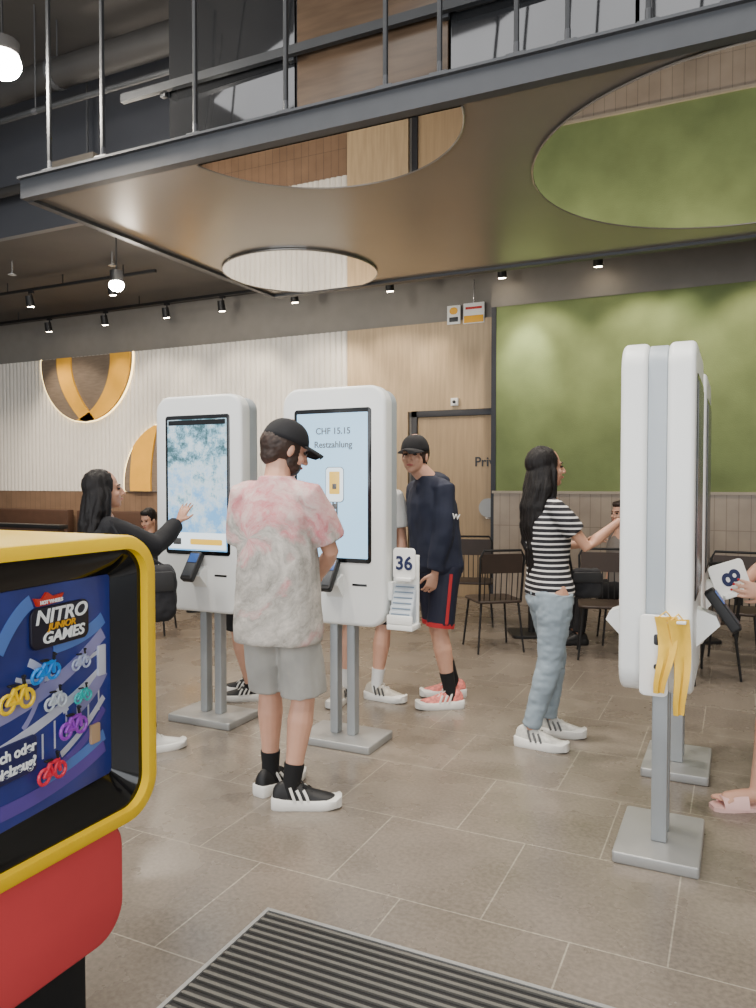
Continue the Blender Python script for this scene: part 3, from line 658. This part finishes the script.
        g.tube(pts,.003,6)
        mk('laces',g,laces or ms,up)
    def hair_short(self,m,cap=True):
        g=Geo(); g.M=self.HM; g.ell((0,-.024,.030 if not cap else .0),(.083,.096,.102 if not cap else .085),20,14)
        if not cap: g.ell((0,.035,.085),(.060,.050,.035),16,10)
        else: g.ell((0,-.055,-.055),(.060,.045,.05),16,10)
        voxmesh('hair',g,m,self.root,.005,2,(.003,60,1))
    def cap(self,m):
        g=Geo(); g.M=self.HM; rings=[]
        for k in range(9):
            a=math.pi/2*k/8*.97; rings.append([(.086*math.cos(a)**.8*math.cos(t),-.010+.106*math.cos(a)**.8*math.sin(t),.014+.102*math.sin(a)) for t in [2*math.pi*j/24 for j in range(24)]])
        g.loft(rings); g.ell((0,-.01,.117),(.008,.008,.005)); crown=mk('cap',g,m,self.root,angle=0)
        g=Geo(); g.M=self.HM; R=[]
        for k in range(7):
            y=.07+.11*k/6; w=.078*math.sqrt(max(.02,1-(k/6.2)**2.4)); R.append([(w*q,y-.02*q*q,.032-.012*(k/6)-.022*q*q) for q in [-1+j/5 for j in range(11)]]+[(w*q,y-.02*q*q,.037-.012*(k/6)-.022*q*q) for q in [1-j/5 for j in range(11)]])
        g.loft(R); mk('cap_brim',g,m,crown,angle=60)
    def beard(self,m):
        g=Geo(); g.M=self.HM; g.ell((0,.036,-.076),(.058,.056,.044),18,12); g.ell((.047,.022,-.045),(.018,.032,.05)); g.ell((-.047,.022,-.045),(.018,.032,.05)); 
        voxmesh('beard',g,m,self.root,.005,2,(.003,70,1))
    def long_hair(self,m,length,n=18,back=1.0,w0=.026):
        g=Geo(); g.M=self.HM; g.ell((0,-.026,.026),(.086,.100,.100),22,14)
        for k in range(n):
            a=math.pi*(1.0+ (k+.5)/n) ; x=.078*math.cos(a)*-1; y=.085*math.sin(a)-.015
            L=length*(.82+.18*random.random()); ph=random.random()*6.3; am=.016
            w=lambda t: am*math.sin(ph+t*9)
            u=lambda t: am*math.cos(ph+t*8)
            g.tube([(x*.7,y*.7,.04),(x*1.0,y*1.0,-.03),(x*1.1+w(.1),y*1.0-.012*back,-.12),(x*1.2+w(.3),y*.98-.024*back+u(.3),-.12-L*.22),(x*1.25+w(.5),y*.95-.032*back+u(.5),-.12-L*.45),(x*1.2+w(.7),y*.9-.036*back+u(.7),-.12-L*.7),(x*.95+w(1),y*.85-.03*back+u(1),-.12-L)],[.02,w0*.9,w0*1.05,w0*1.0,w0*.9,w0*.7,.007],8)
        for q in (1,-1):
            g.tube([(q*.062,.01,.03),(q*.078,.012,-.03),(q*.086,.0,-.10),(q*.088,-.01,-.14-length*.15),(q*.080,-.02,-.14-length*.3)],[.016,.022,.024,.020,.010],8)
        voxmesh('hair',g,m,self.root,.006,2,(.004,55,.12))
    def surf_y(self,ob,x,z,r=.02):
        ys=[v.co.y for v in ob.data.vertices if abs(v.co.x-x)<r and abs(v.co.z-z)<r]
        return min(ys) if ys else -.15
TEE=[(.90,.190,.135),(1.05,.172,.125),(1.22,.178,.128),(1.34,.186,.125),(1.41,.165,.105),(1.47,.11,.08),(1.515,.072,.068)]
BIGTEE=[(.76,.212,.160),(.82,.214,.160),(1.0,.200,.148),(1.2,.190,.140),(1.34,.186,.132),(1.42,.164,.110),(1.48,.115,.088),(1.525,.078,.074)]
FTEE=[(.90,.176,.132),(.96,.176,.132),(1.02,.156,.120),(1.10,.138,.108),(1.22,.150,.130),(1.32,.158,.130),(1.40,.142,.10),(1.455,.09,.07),(1.48,.07,.06)]
PEL=[(.80,.10,.09),(.86,.178,.128),(.95,.182,.128),(1.03,.160,.115)]
FPEL=[(.80,.10,.10),(.86,.170,.130),(.93,.172,.128),(1.01,.150,.116)]
def tiedye(cx,cz,name):
    m,nt,b=newmat(name); L=nt.links.new; N=nt.nodes.new
    tc=N('ShaderNodeTexCoord'); sp=N('ShaderNodeSeparateXYZ'); L(tc.outputs['Object'],sp.inputs[0])
    def M(op,a,b_=None,c_=None):
        n=N('ShaderNodeMath'); n.operation=op
        for i,q in enumerate((a,b_,c_)):
            if q is None: continue
            if isinstance(q,(int,float)): n.inputs[i].default_value=q
            else: L(q,n.inputs[i])
        return n.outputs[0]
    dx=M('SUBTRACT',sp.outputs['X'],cx); dz=M('SUBTRACT',sp.outputs['Z'],cz)
    r=M('SQRT',M('ADD',M('MULTIPLY',dx,dx),M('MULTIPLY',dz,dz))); an=M('ARCTAN2',dz,dx)
    tw=M('ADD',an,M('MULTIPLY',r,4.0))
    cb=N('ShaderNodeCombineXYZ'); L(M('COSINE',tw),cb.inputs[0]); L(M('SINE',tw),cb.inputs[1]); L(M('MULTIPLY',r,5.0),cb.inputs[2])
    wv=N('ShaderNodeVectorMath'); wv.operation='ADD'; nz=N('ShaderNodeTexNoise'); nz.inputs['Scale'].default_value=14; nz.inputs['Detail'].default_value=5; L(tc.outputs['Object'],nz.inputs['Vector'])
    sc=N('ShaderNodeVectorMath'); sc.operation='SCALE'; sc.inputs['Scale'].default_value=.55; L(nz.outputs['Color'],sc.inputs[0]); L(cb.outputs[0],wv.inputs[0]); L(sc.outputs[0],wv.inputs[1])
    n1=N('ShaderNodeTexNoise'); n1.inputs['Scale'].default_value=3.0; n1.inputs['Detail'].default_value=8; n1.inputs['Roughness'].default_value=.72; L(wv.outputs[0],n1.inputs['Vector'])
    n2=N('ShaderNodeTexNoise'); n2.inputs['Scale'].default_value=1.3; n2.inputs['Detail'].default_value=4; L(wv.outputs[0],n2.inputs['Vector'])
    ra=N('ShaderNodeValToRGB'); e=ra.color_ramp.elements; e[0].position=.36; e[0].color=c(200,120,126); e[1].position=.66; e[1].color=c(212,192,186)
    rb=N('ShaderNodeValToRGB'); e=rb.color_ramp.elements; e[0].position=.34; e[0].color=c(140,137,130); e[1].position=.66; e[1].color=c(204,198,190)
    L(n1.outputs[0],ra.inputs[0]); L(n1.outputs[0],rb.inputs[0])
    k=M('ADD',M('MULTIPLY',n2.outputs[0],3.4),M('MULTIPLY',sp.outputs['Z'],1.6)); mr=N('ShaderNodeMapRange'); mr.inputs[1].default_value=3.42; mr.inputs[2].default_value=3.85; L(k,mr.inputs[0])
    mx=N('ShaderNodeMix'); mx.data_type='RGBA'; L(mr.outputs[0],mx.inputs[0]); L(rb.outputs[0],mx.inputs[6]); L(ra.outputs[0],mx.inputs[7])
    L(mx.outputs[2],b.inputs['Base Color']); b.inputs['Roughness'].default_value=.85; return m
def stripes(name):
    m,nt,b=newmat(name); L=nt.links.new; N=nt.nodes.new
    tc=N('ShaderNodeTexCoord'); w=N('ShaderNodeTexWave'); w.bands_direction='Z'; w.inputs['Scale'].default_value=10.5; w.inputs['Distortion'].default_value=.25; w.inputs['Detail Scale'].default_value=.5
    L(tc.outputs['Object'],w.inputs['Vector']); r=N('ShaderNodeValToRGB'); r.color_ramp.interpolation='CONSTANT'; e=r.color_ramp.elements; e[0].color=c(24,24,30); e[1].position=.72; e[1].color=c(215,212,210)
    L(w.outputs['Color'],r.inputs[0]); L(r.outputs[0],b.inputs['Base Color']); b.inputs['Roughness'].default_value=.8; return m
CB=mat('cloth_black',c(24,24,28),.85,var=.2,bump=.1); CN=mat('cloth_navy',c(28,34,54),.8,var=.15); SOCKB=mat('sock_black',c(18,18,20),.9); SOCKW=mat('sock_white',c(225,225,222),.9)
JEANS=mat('denim_blue',c(140,154,164),.8,var=.18,vs=4,bump=.1); SHW=mat('shoe_white',c(222,220,214),.5); SHGW=mat('shoe_grey_white',c(200,198,190),.55,var=.25,vs=35); SHB=mat('shoe_black',c(20,20,22),.55); SHG=mat('shoe_beige',c(190,182,168),.6,var=.2,vs=30); SHR=mat('shoe_red_white',c(214,120,110),.6,var=.5,vs=40)
# man in tie-dye
p=Person('person in tie-dye t-shirt, grey shorts and black cap, tapping a kiosk',(-.465,3.5),1.0,18,lean=(-.005,.01),hyaw=60,hpitch=-20,
  hands={1:dict(w=(.175,.24,1.035),pole=(.8,-.5,-.8),fd=(-.2,.9,.0),pn=(-.3,-.2,-.9),curl=.5),-1:dict(w=(-.03,.31,1.08),pole=(-.3,-.3,-.9),curl=.5)},
  feet={1:(.065,-.06,88),-1:(-.055,.12,35)},hoff=(.035,.03),hs=1.06,sw=.160,hdrop=.018)
p.top(tiedye(-.12,1.24,'tie_dye'),'t_shirt',BIGTEE,sleeve=.78,sr=(.094,.088,.094),disp=(.009,9,.5))
p.bottom(mat('shorts_grey',c(164,163,158),.85,var=.12,vs=7,bump=.1),'shorts',PEL,[(0,.105),(.4,.102),(.78,.104),(.98,.107)],disp=(.009,9,.45))
for sd in (1,-1): p.sock(sd,SOCKB,.20); p.shoe(sd,SHB,SHW,SHW,label='black sneaker with white stripes',laces=SHB)
p.hair_short(HAIRBR); p.cap(CB); p.beard(HAIRBR)
# woman striped
p=Person('person with long black hair in striped t-shirt and jeans',(.977,4.3),.945,78,lean=(-.03,0),hyaw=80,hpitch=4,skin=SK2,fem=True,
  hands={1:dict(w=(.36,-.10,1.275),pole=(-.2,-.2,-1),fd=(1,.05,.02),pn=(.1,.2,-1),curl=.15,ts=-1),-1:dict(w=(.26,.22,1.12),pole=(-.2,.5,-1),fd=(1,-.1,.5),pn=(0,-.6,-.6),curl=.3)},
  feet={1:(-.12,-.06,118),-1:(.03,.14,108)},hs=1.04)
p.top(stripes('striped_cloth'),'t_shirt',FTEE,sleeve=.62,sr=(.070,.066,.066),disp=(.006,9,.6),vox=.007)
p.bottom(JEANS,'jeans',FPEL,[(0,.105),(.3,.102),(.7,.086),(1,.075),(1.3,.073),(1.7,.060),(1.93,.054)],disp=(.007,12,1.5),vox=.007)
for sd in (1,-1): p.shoe(sd,SHGW,SHW,mat('shoe_grey_stripe',c(90,90,90),.5),label='chunky white and grey sneaker',k_=1.1,chunk=1.17)
p.long_hair(HAIRB,.52,n=24,back=1.5,w0=.024)
# boy hoodie
def hood(g): 
    g.ell(boy.C(1.49)-boy.fw*.06,(.10,.085,.055)); g.tube([boy.C(1.46)+boy.rt*.07,boy.C(1.44)+boy.fw*.09,boy.C(1.46)-boy.rt*.07],.03,8)
boy=p=Person('person in navy hoodie, navy and red shorts and black cap',(.40,5.07),1.01,-122,lean=(-.06,0),hyaw=-158,hpitch=-2,
  hands={-1:dict(w=(-.03,-.17,.90),pole=(.8,-.5,-.2),fd=(-.3,.0,-1),pn=(-.3,1,0),curl=.5),1:dict(w=(-.14,.14,.92),pole=(.5,1,0),curl=.5)},
  feet={-1:(.08,-.10,-98),1:(.13,.17,-92)},hoff=(-.06,-.01),hs=1.06,hdrop=.015,sw=.16)
HOOD=[(.88,.178,.134),(.93,.196,.150),(1.05,.190,.146),(1.22,.186,.144),(1.34,.184,.138),(1.42,.165,.11),(1.475,.105,.09),(1.515,.078,.075)]
hd=p.top(CN,'hoodie',HOOD,full=.93,sr=(.088,.078,.062),disp=(.012,8,.7),extra=hood)
p.bottom(mat('navy_shorts',c(22,26,48),.7),'shorts',PEL,[(0,.10),(.4,.096),(.9,.090)],disp=(.005,9,.5))
REDC=mat('red_cloth',c(176,38,44),.8)
for sd in (1,-1):
    h=p.hip[sd];k=p.kn[sd]; g=Geo(); g.tube([h.lerp(k,.86),h.lerp(k,.93)],.094,20,flat=True); mk('red_hem',g,REDC,p.root,angle=50)
    g=Geo(); g.tube([h.lerp(k,.1)+V((.03,-.098,0)),h.lerp(k,.85)+V((.03,-.094,0))],.012,6,flat=True,sq=.3,up=(0,1,0)); 
    if sd<0: mk('red_stripe',g,REDC,p.root)
yy=p.surf_y(hd,.10,1.27); text('W',.05,WHITEP,p.root,(.10,yy-.003,1.27),(math.pi/2,math.radians(8),math.radians(18)),name='hoodie_lettering',bold=.0005,ext=.003)
for sd in (1,-1): p.sock(sd,SOCKB,.24); p.shoe(sd,SHR,SHW,SHW,label='red and white sneaker')
p.hair_short(HAIRBR); p.cap(CB)
# woman in black
p=Person('person with long dark hair in black coat touching a kiosk screen',(-1.48,4.15),.87,52,lean=(-.03,.0),hyaw=66,hpitch=6,skin=SK2,fem=True,
  hands={1:dict(w=(.34,.17,1.265),pole=(.3,-.5,-1),fd=(.30,.35,.8),pn=(.35,.8,-.2),curl=.12,ts=-1),-1:dict(w=(.0,.25,.95),pole=(-.6,-.2,-.8),curl=.4)},
  feet={1:(.22,.0,60),-1:(.0,.12,45)},hs=1.08)
COAT=[(.70,.195,.15),(.78,.205,.155),(.95,.185,.135),(1.10,.162,.122),(1.24,.175,.132),(1.34,.18,.128),(1.41,.162,.105),(1.465,.09,.075),(1.49,.068,.06)]
p.top(CB,'coat',COAT,full=.92,sr=(.088,.078,.060),disp=(.008,8,.6))
p.bottom(CB,'trousers',FPEL,[(0,.10),(.5,.086),(1,.066),(1.6,.055),(1.9,.052)])
for sd in (1,-1): p.shoe(sd,SHW,SHW,label='pale slip-on shoe')
p.long_hair(HAIRB,.34,n=22,back=1.4,w0=.030)
# person behind second kiosk
GREYTEE=mat('grey_white_tee',c(206,206,204),.85)
p=Person('person in pale t-shirt and black shorts standing behind a kiosk',(-.04,5.25),.97,178,hyaw=180,feet={1:(-.2,-.12,200),-1:(.03,-.08,118)},skin=SK1)
p.top(GREYTEE,'t_shirt',TEE,sleeve=.75,sr=(.082,.08,.082))
p.bottom(CB,'shorts',PEL,[(0,.10),(.5,.098),(.95,.092)])
for sd in (1,-1): p.sock(sd,SOCKW,.22); p.shoe(sd,SHG,SHW,mat('shoe_dark_stripe',c(60,60,60),.5),label='beige and white sneaker')
p.hair_short(HAIRBR,False)
# person between kiosks
p=Person('person in black t-shirt and shorts standing between the kiosks',(-.93,5.2),.94,-80,hyaw=-80,feet={1:(.02,.12,-80),-1:(.06,-.05,-95)},skin=SK1)
p.top(CB,'t_shirt',TEE,sleeve=.75,sr=(.082,.08,.082))
p.bottom(CB,'shorts',PEL,[(0,.10),(.5,.098),(.95,.092)])
for sd in (1,-1): p.sock(sd,SOCKB,.13); p.shoe(sd,SHB,SHW,SHW,label='black sneaker with white stripes')
p.hair_short(HAIRBR,False)
# person at the edge with sandals
p=Person('person in pink sandals holding a table number card by the kiosk',(1.97,3.55),.94,-84,hyaw=-84,skin=SK1,fem=True,
  hands={-1:dict(w=(-.345,-.40,1.02),pole=(.3,-.5,-1),fd=(-1,.12,.12),pn=(.1,1,.1),curl=.25,ts=1),1:dict(w=(-.28,-.02,1.0),pole=(.3,.5,-1),fd=(-1,-.3,0),pn=(0,-.8,-.5),curl=.5)},
  feet={-1:(-.245,-.13,-90),1:(.16,.12,-85)},footk=1.12)
NAIL=mat('nail_red',c(190,40,50),.25)
for tp_,td_,tn_ in p.tips[-1]:
    g=Geo(); g.ell(tp_+tn_*.0045-td_*.001,(.0055,.0055,.0055),8,6); mk('nail',g,NAIL,p.root,angle=0)
p.top(mat('pink_top',c(205,160,160),.8),'t_shirt',FTEE,sleeve=.7,sr=(.07,.066,.066))
p.bottom(mat('grey_skirt',c(150,150,150),.8),'shorts',FPEL,[(0,.10),(.5,.09),(.9,.085)])
PINK=mat('sandal_pink',c(226,184,178),.5)
for sd in (1,-1):
    n=p.an[sd]; a=math.radians(p.fy[sd]); s=p.s; M=Matrix.Translation((n.x,n.y,0))@Matrix.Rotation(-a,4,'Z')@Matrix.Scale(s*1.13,4)
    g=Geo(); g.M=M; R=[(-.075,.02),(-.06,.034),(0,.036),(.06,.04),(.12,.046),(.17,.042),(.195,.025)]
    poly=[(x,y) for y,x in R]+[(-x,y) for y,x in reversed(R)]
    g.loft([[(x,y,0) for x,y in poly],[(x*1.02,y,.018) for x,y in poly]]); sd_=mk('sandal',g,PINK,p.root)
    g=Geo(); g.M=M; g.loft([[(.046*math.cos(t),y,.012+hh*math.sin(t)) for t in [math.pi*k/12 for k in range(13)]]+[(.042*math.cos(t),y,.012+(hh-.005)*math.sin(t)) for t in [math.pi*(12-k)/12 for k in range(13)]] for y,hh in ((.05,.068),(.155,.045))]); mk('strap',g,PINK,sd_)
p.hair_short(HAIRBR,False)
card(P(1.50,3.22,1.085),TH+.2,'8','white table number card reading 8 held in a hand',.17,.14,tilt=math.radians(-14),pitch=math.radians(-12),ns=.12,turn=math.radians(75))
# seated people
p=Person('seated child with short dark hair in dark clothes on a chair',(-2.27,7.5),.84,190,hyaw=200,sit=.50,feet={1:(-.1,-.42,180),-1:(.1,-.42,180)},skin=SK2,hpitch=-15)
p.top(CB,'jacket',TEE,full=.9,sr=(.08,.07,.06)); p.bottom(CB,'trousers',PEL,[(0,.10),(.6,.08),(1,.066),(1.9,.06)])
for sd in (1,-1): p.shoe(sd,SHB,SHB)
p.hair_short(HAIRB,False)
p=Person('seated person in a dark grey top at a dining table',(2.26,7.0),.95,-100,hyaw=-120,sit=.50,feet={1:(-.42,.1,-90),-1:(-.42,-.1,-90)},skin=SK1,fem=True)
p.top(mat('grey_cloth',c(120,114,110),.8),'t_shirt',FTEE,sleeve=.7,sr=(.07,.066,.066)); p.bottom(CB,'trousers',FPEL,[(0,.10),(.6,.08),(1,.066),(1.9,.06)])
for sd in (1,-1): p.shoe(sd,SHB,SHB)
p.hair_short(HAIRBR,False)
# bags
def bag(loc,rz,w,h,d,strap,label):
    o=empty('handbag',loc,rz,label,'handbag')
    g=Geo(); g.rr(w,h,min(w,h)*.25,-d/2,d/2,d*.35,0,0,6,5); voxmesh('bag_body',g,CB,o,.006,2,(.008,14,1))
    g=Geo(); g.rr(w*.9,h*.35,.02,-d/2-.008,-d/2+.01,.004,0,h*.22); mk('bag_flap',g,BLACKM,o)
    g=Geo(); g.tube(strap,.007,8); mk('strap',g,CB,o)
bag(P(1.20,4.36,.91),TH,.19,.17,.08,[(-.08,0,.07),(-.12,-.05,.22),(-.16,-.10,.36)],'small black shoulder bag at hip height')
bag(P(-1.19,3.96,.91),TH+.3,.26,.30,.11,[(-.10,0,.12),(-.14,0,.26),(-.20,.05,.38),(-.12,0.05,.26),(.10,0,.12)],'black leather handbag hanging from the shoulder')
# ---------------------------------------------------------------- furniture
CH=mat('chair_seat_brown',c(58,46,40),.5,var=.15)
def hz(w,d,r,z0,z1,b=.01):
    g=Geo(); g.M=Matrix.Rotation(math.pi/2,4,'X'); g.rr(w,d,r,-z1,-z0,b); g.v=[V((v.x,v.y,-v.z)) if v.z<0 else v for v in g.v]; return g
ch=empty('dining_chair',P(1.03,6.75),TH+.2,'dark metal dining chair with slatted back','chair','dining chairs at the tables')
mk('seat',hz(.42,.42,.06,.435,.46),CH,ch)
for sx,sy in ((-1,-1),(1,-1),(-1,1),(1,1)):
    g=Geo(); g.tube([(sx*.17,sy*.17,.44),(sx*.21,sy*.21,.0)],[.011,.009],8,flat=True); mk('leg',g,BLACKM,ch)
g=Geo(); g.tube([(-.19,-.18,.46),(-.2,-.23,.84),(-.17,-.235,.90),(.17,-.235,.90),(.2,-.23,.84),(.19,-.18,.46)],.011,8); br=mk('backrest',g,BLACKM,ch)
g=Geo(); g.loft([[(-.185,-.205,.70),(.185,-.205,.70),(.185,-.215,.70),(-.185,-.215,.70)],[(-.185,-.225,.87),(.185,-.225,.87),(.185,-.235,.87),(-.185,-.235,.87)]]); mk('back_panel',g,CH,br,smooth=False)
for k in range(7): 
    x=-.15+.3*k/6; g=Geo(); g.tube([(x,-.185,.46),(x,-.212,.70)],.005,6); mk('back_slat',g,BLACKM,br)
for l,d,rz in ((1.93,6.45,2.9),(2.29,7.03,1.4),(2.9,6.15,2.6),(2.45,5.75,.3),(3.55,7.0,1.2),(1.0,7.95,3.0),(-2.27,7.48,3.14+.0),(-2.7,10.4,.2)):
    dup(ch,P(l,d),TH+rz)
tb=empty('dining_table',P(1.5,7.35),TH,'square dark dining table on a black pedestal','table','dining tables')
mk('table_top',hz(.62,.62,.04,.72,.75,.006),mat('table_top_dark',c(70,62,56),.35,var=.1),tb)
g=Geo(); g.tube([(0,0,.03),(0,0,.72)],.035,14,flat=True); mk('pedestal',g,BLACKM,tb)
mk('table_base',hz(.42,.42,.05,.0,.03,.006),BLACKM,tb)
for l,d in ((2.95,7.1),(-3.5,10.3),(-4.9,10.6),(-2.0,8.8)): dup(tb,P(l,d),TH+.1)
for x,lab in ((-11.3,'brown upholstered banquette bench along the tiled wall'),(-8.6,'brown upholstered banquette bench beside tables')):
    o=empty('banquette_bench',(x,8.95,0),0,lab,'bench')
    mk('bench_seat',Geo().box(-1.25,1.25,-.3,.15,.36,.48,.02),BROWN,o); mk('bench_back',Geo().box(-1.25,1.25,.15,.3,.36,1.02,.03),BROWN,o); mk('bench_base',Geo().box(-1.2,1.2,-.25,.28,0,.36,.004),BLACKM,o)
o=empty('low_partition',(-8.6,6.6,0),0,'low brown seating partition with dark rail','partition')
mk('partition_panel',Geo().box(-2.2,1.2,-.05,.05,0,.92,.005),BROWN,o); mk('partition_rail',Geo().box(-2.25,1.25,-.07,.07,.92,.97,.01),BLACKM,o)
# ---------------------------------------------------------------- lights
def area(loc,rot,sx,sy,e,col,name):
    l=bpy.data.lights.new(name,'AREA'); l.shape='RECTANGLE'; l.size=sx; l.size_y=sy; l.energy=e; l.color=col; o=bpy.data.objects.new(name,l); o.location=loc; o.rotation_euler=rot; bpy.context.scene.collection.objects.link(o)
def spot(loc,target,e,ang,col=(1,.84,.66),blend=.6,rad=.06):
    l=bpy.data.lights.new('spot_beam','SPOT'); l.energy=e; l.spot_size=math.radians(ang); l.spot_blend=blend; l.color=col; l.shadow_soft_size=rad
    o=bpy.data.objects.new('spot_beam',l); o.location=loc; d=V(target)-V(loc); o.rotation_euler=d.to_track_quat('-Z','Y').to_euler(); bpy.context.scene.collection.objects.link(o)
def point(loc,e,col=(1,.9,.76),rad=.08):
    l=bpy.data.lights.new('lamp_glow_light','POINT'); l.energy=e; l.color=col; l.shadow_soft_size=rad; o=bpy.data.objects.new('lamp_glow_light',l); o.location=loc; bpy.context.scene.collection.objects.link(o)
area((-1.5,-3.2,2.4),(math.radians(85),0,0),10,3.6,430,(.95,.97,1),'entrance_daylight')
area((-2.0,1.4,5.6),(0,0,0),7,3.0,210,(1,.96,.9),'front_ceiling_light')
for x in (-11,-9,-7): spot((x,6.9,4.0),(x,7.8,0),280,110)
for x,e in ((-10,90),(-8.2,90),(-6.6,95),(-5.2,100),(-4.2,90),(-2.2,90),(-1.0,90),(.2,90),(1.5,90)): spot((x,8.1,3.85),(x,9.3,2.2),e,80)
for x in (-10.4,-9.0,-7.6,-6.2,-4.9,-3.6): spot((x,8.72,3.85),(x,9.30,2.6),40,62,(1,.84,.64),blend=.8)
spot((-2.3,8.45,3.75),(-2.32,9.02,2.95),110,48,(1,.93,.74),blend=.9)
for x in (-.6,1.0): spot((x,8.62,3.9),(x,9.02,3.0),24,62,(1,.92,.72),blend=.9)
for x,y in ((-3.6,5.6),(-1.9,5.8),(-.2,5.8),(-2.8,4.4),(-.9,4.4)): spot((x,y,3.48),(x+.1,y,0),150,105,(1,.9,.78),blend=.8)
spot((-1.6,2.6,5.4),(-1.2,3.0,0),440,46,(1,.93,.82),blend=.5); spot((.6,1.4,5.4),(-.1,3.4,0),380,42,(1,.93,.82),blend=.5)
spot((-3.4,1.8,5.4),(-3.0,3.6,0),360,46,(1,.93,.82),blend=.5)
spot((-1.0,.2,5.4),(-1.0,1.6,0),200,60,(1,.95,.88),blend=.6)
spot((-6.5,7.2,1.0),(-6.5,7.0,4.2),50,150,(1,.93,.85),rad=.5)
point(P(-2.6,7.9,3.35),75); point(P(-2.4,5.15,4.15),90)
w=bpy.data.worlds.new('World'); bpy.context.scene.world=w; w.use_nodes=True
w.node_tree.nodes['Background'].inputs[0].default_value=(.88,.94,1,1); w.node_tree.nodes['Background'].inputs[1].default_value=.8
# ---------------------------------------------------------------- camera
cd=bpy.data.cameras.new('camera'); cd.sensor_fit='HORIZONTAL'; cd.sensor_width=36; cd.lens=757/756*36
co=bpy.data.objects.new('camera',cd); co.location=(0,0,1.5); co.rotation_euler=(math.radians(90-1.74),0,TH); bpy.context.scene.collection.objects.link(co); bpy.context.scene.camera=co
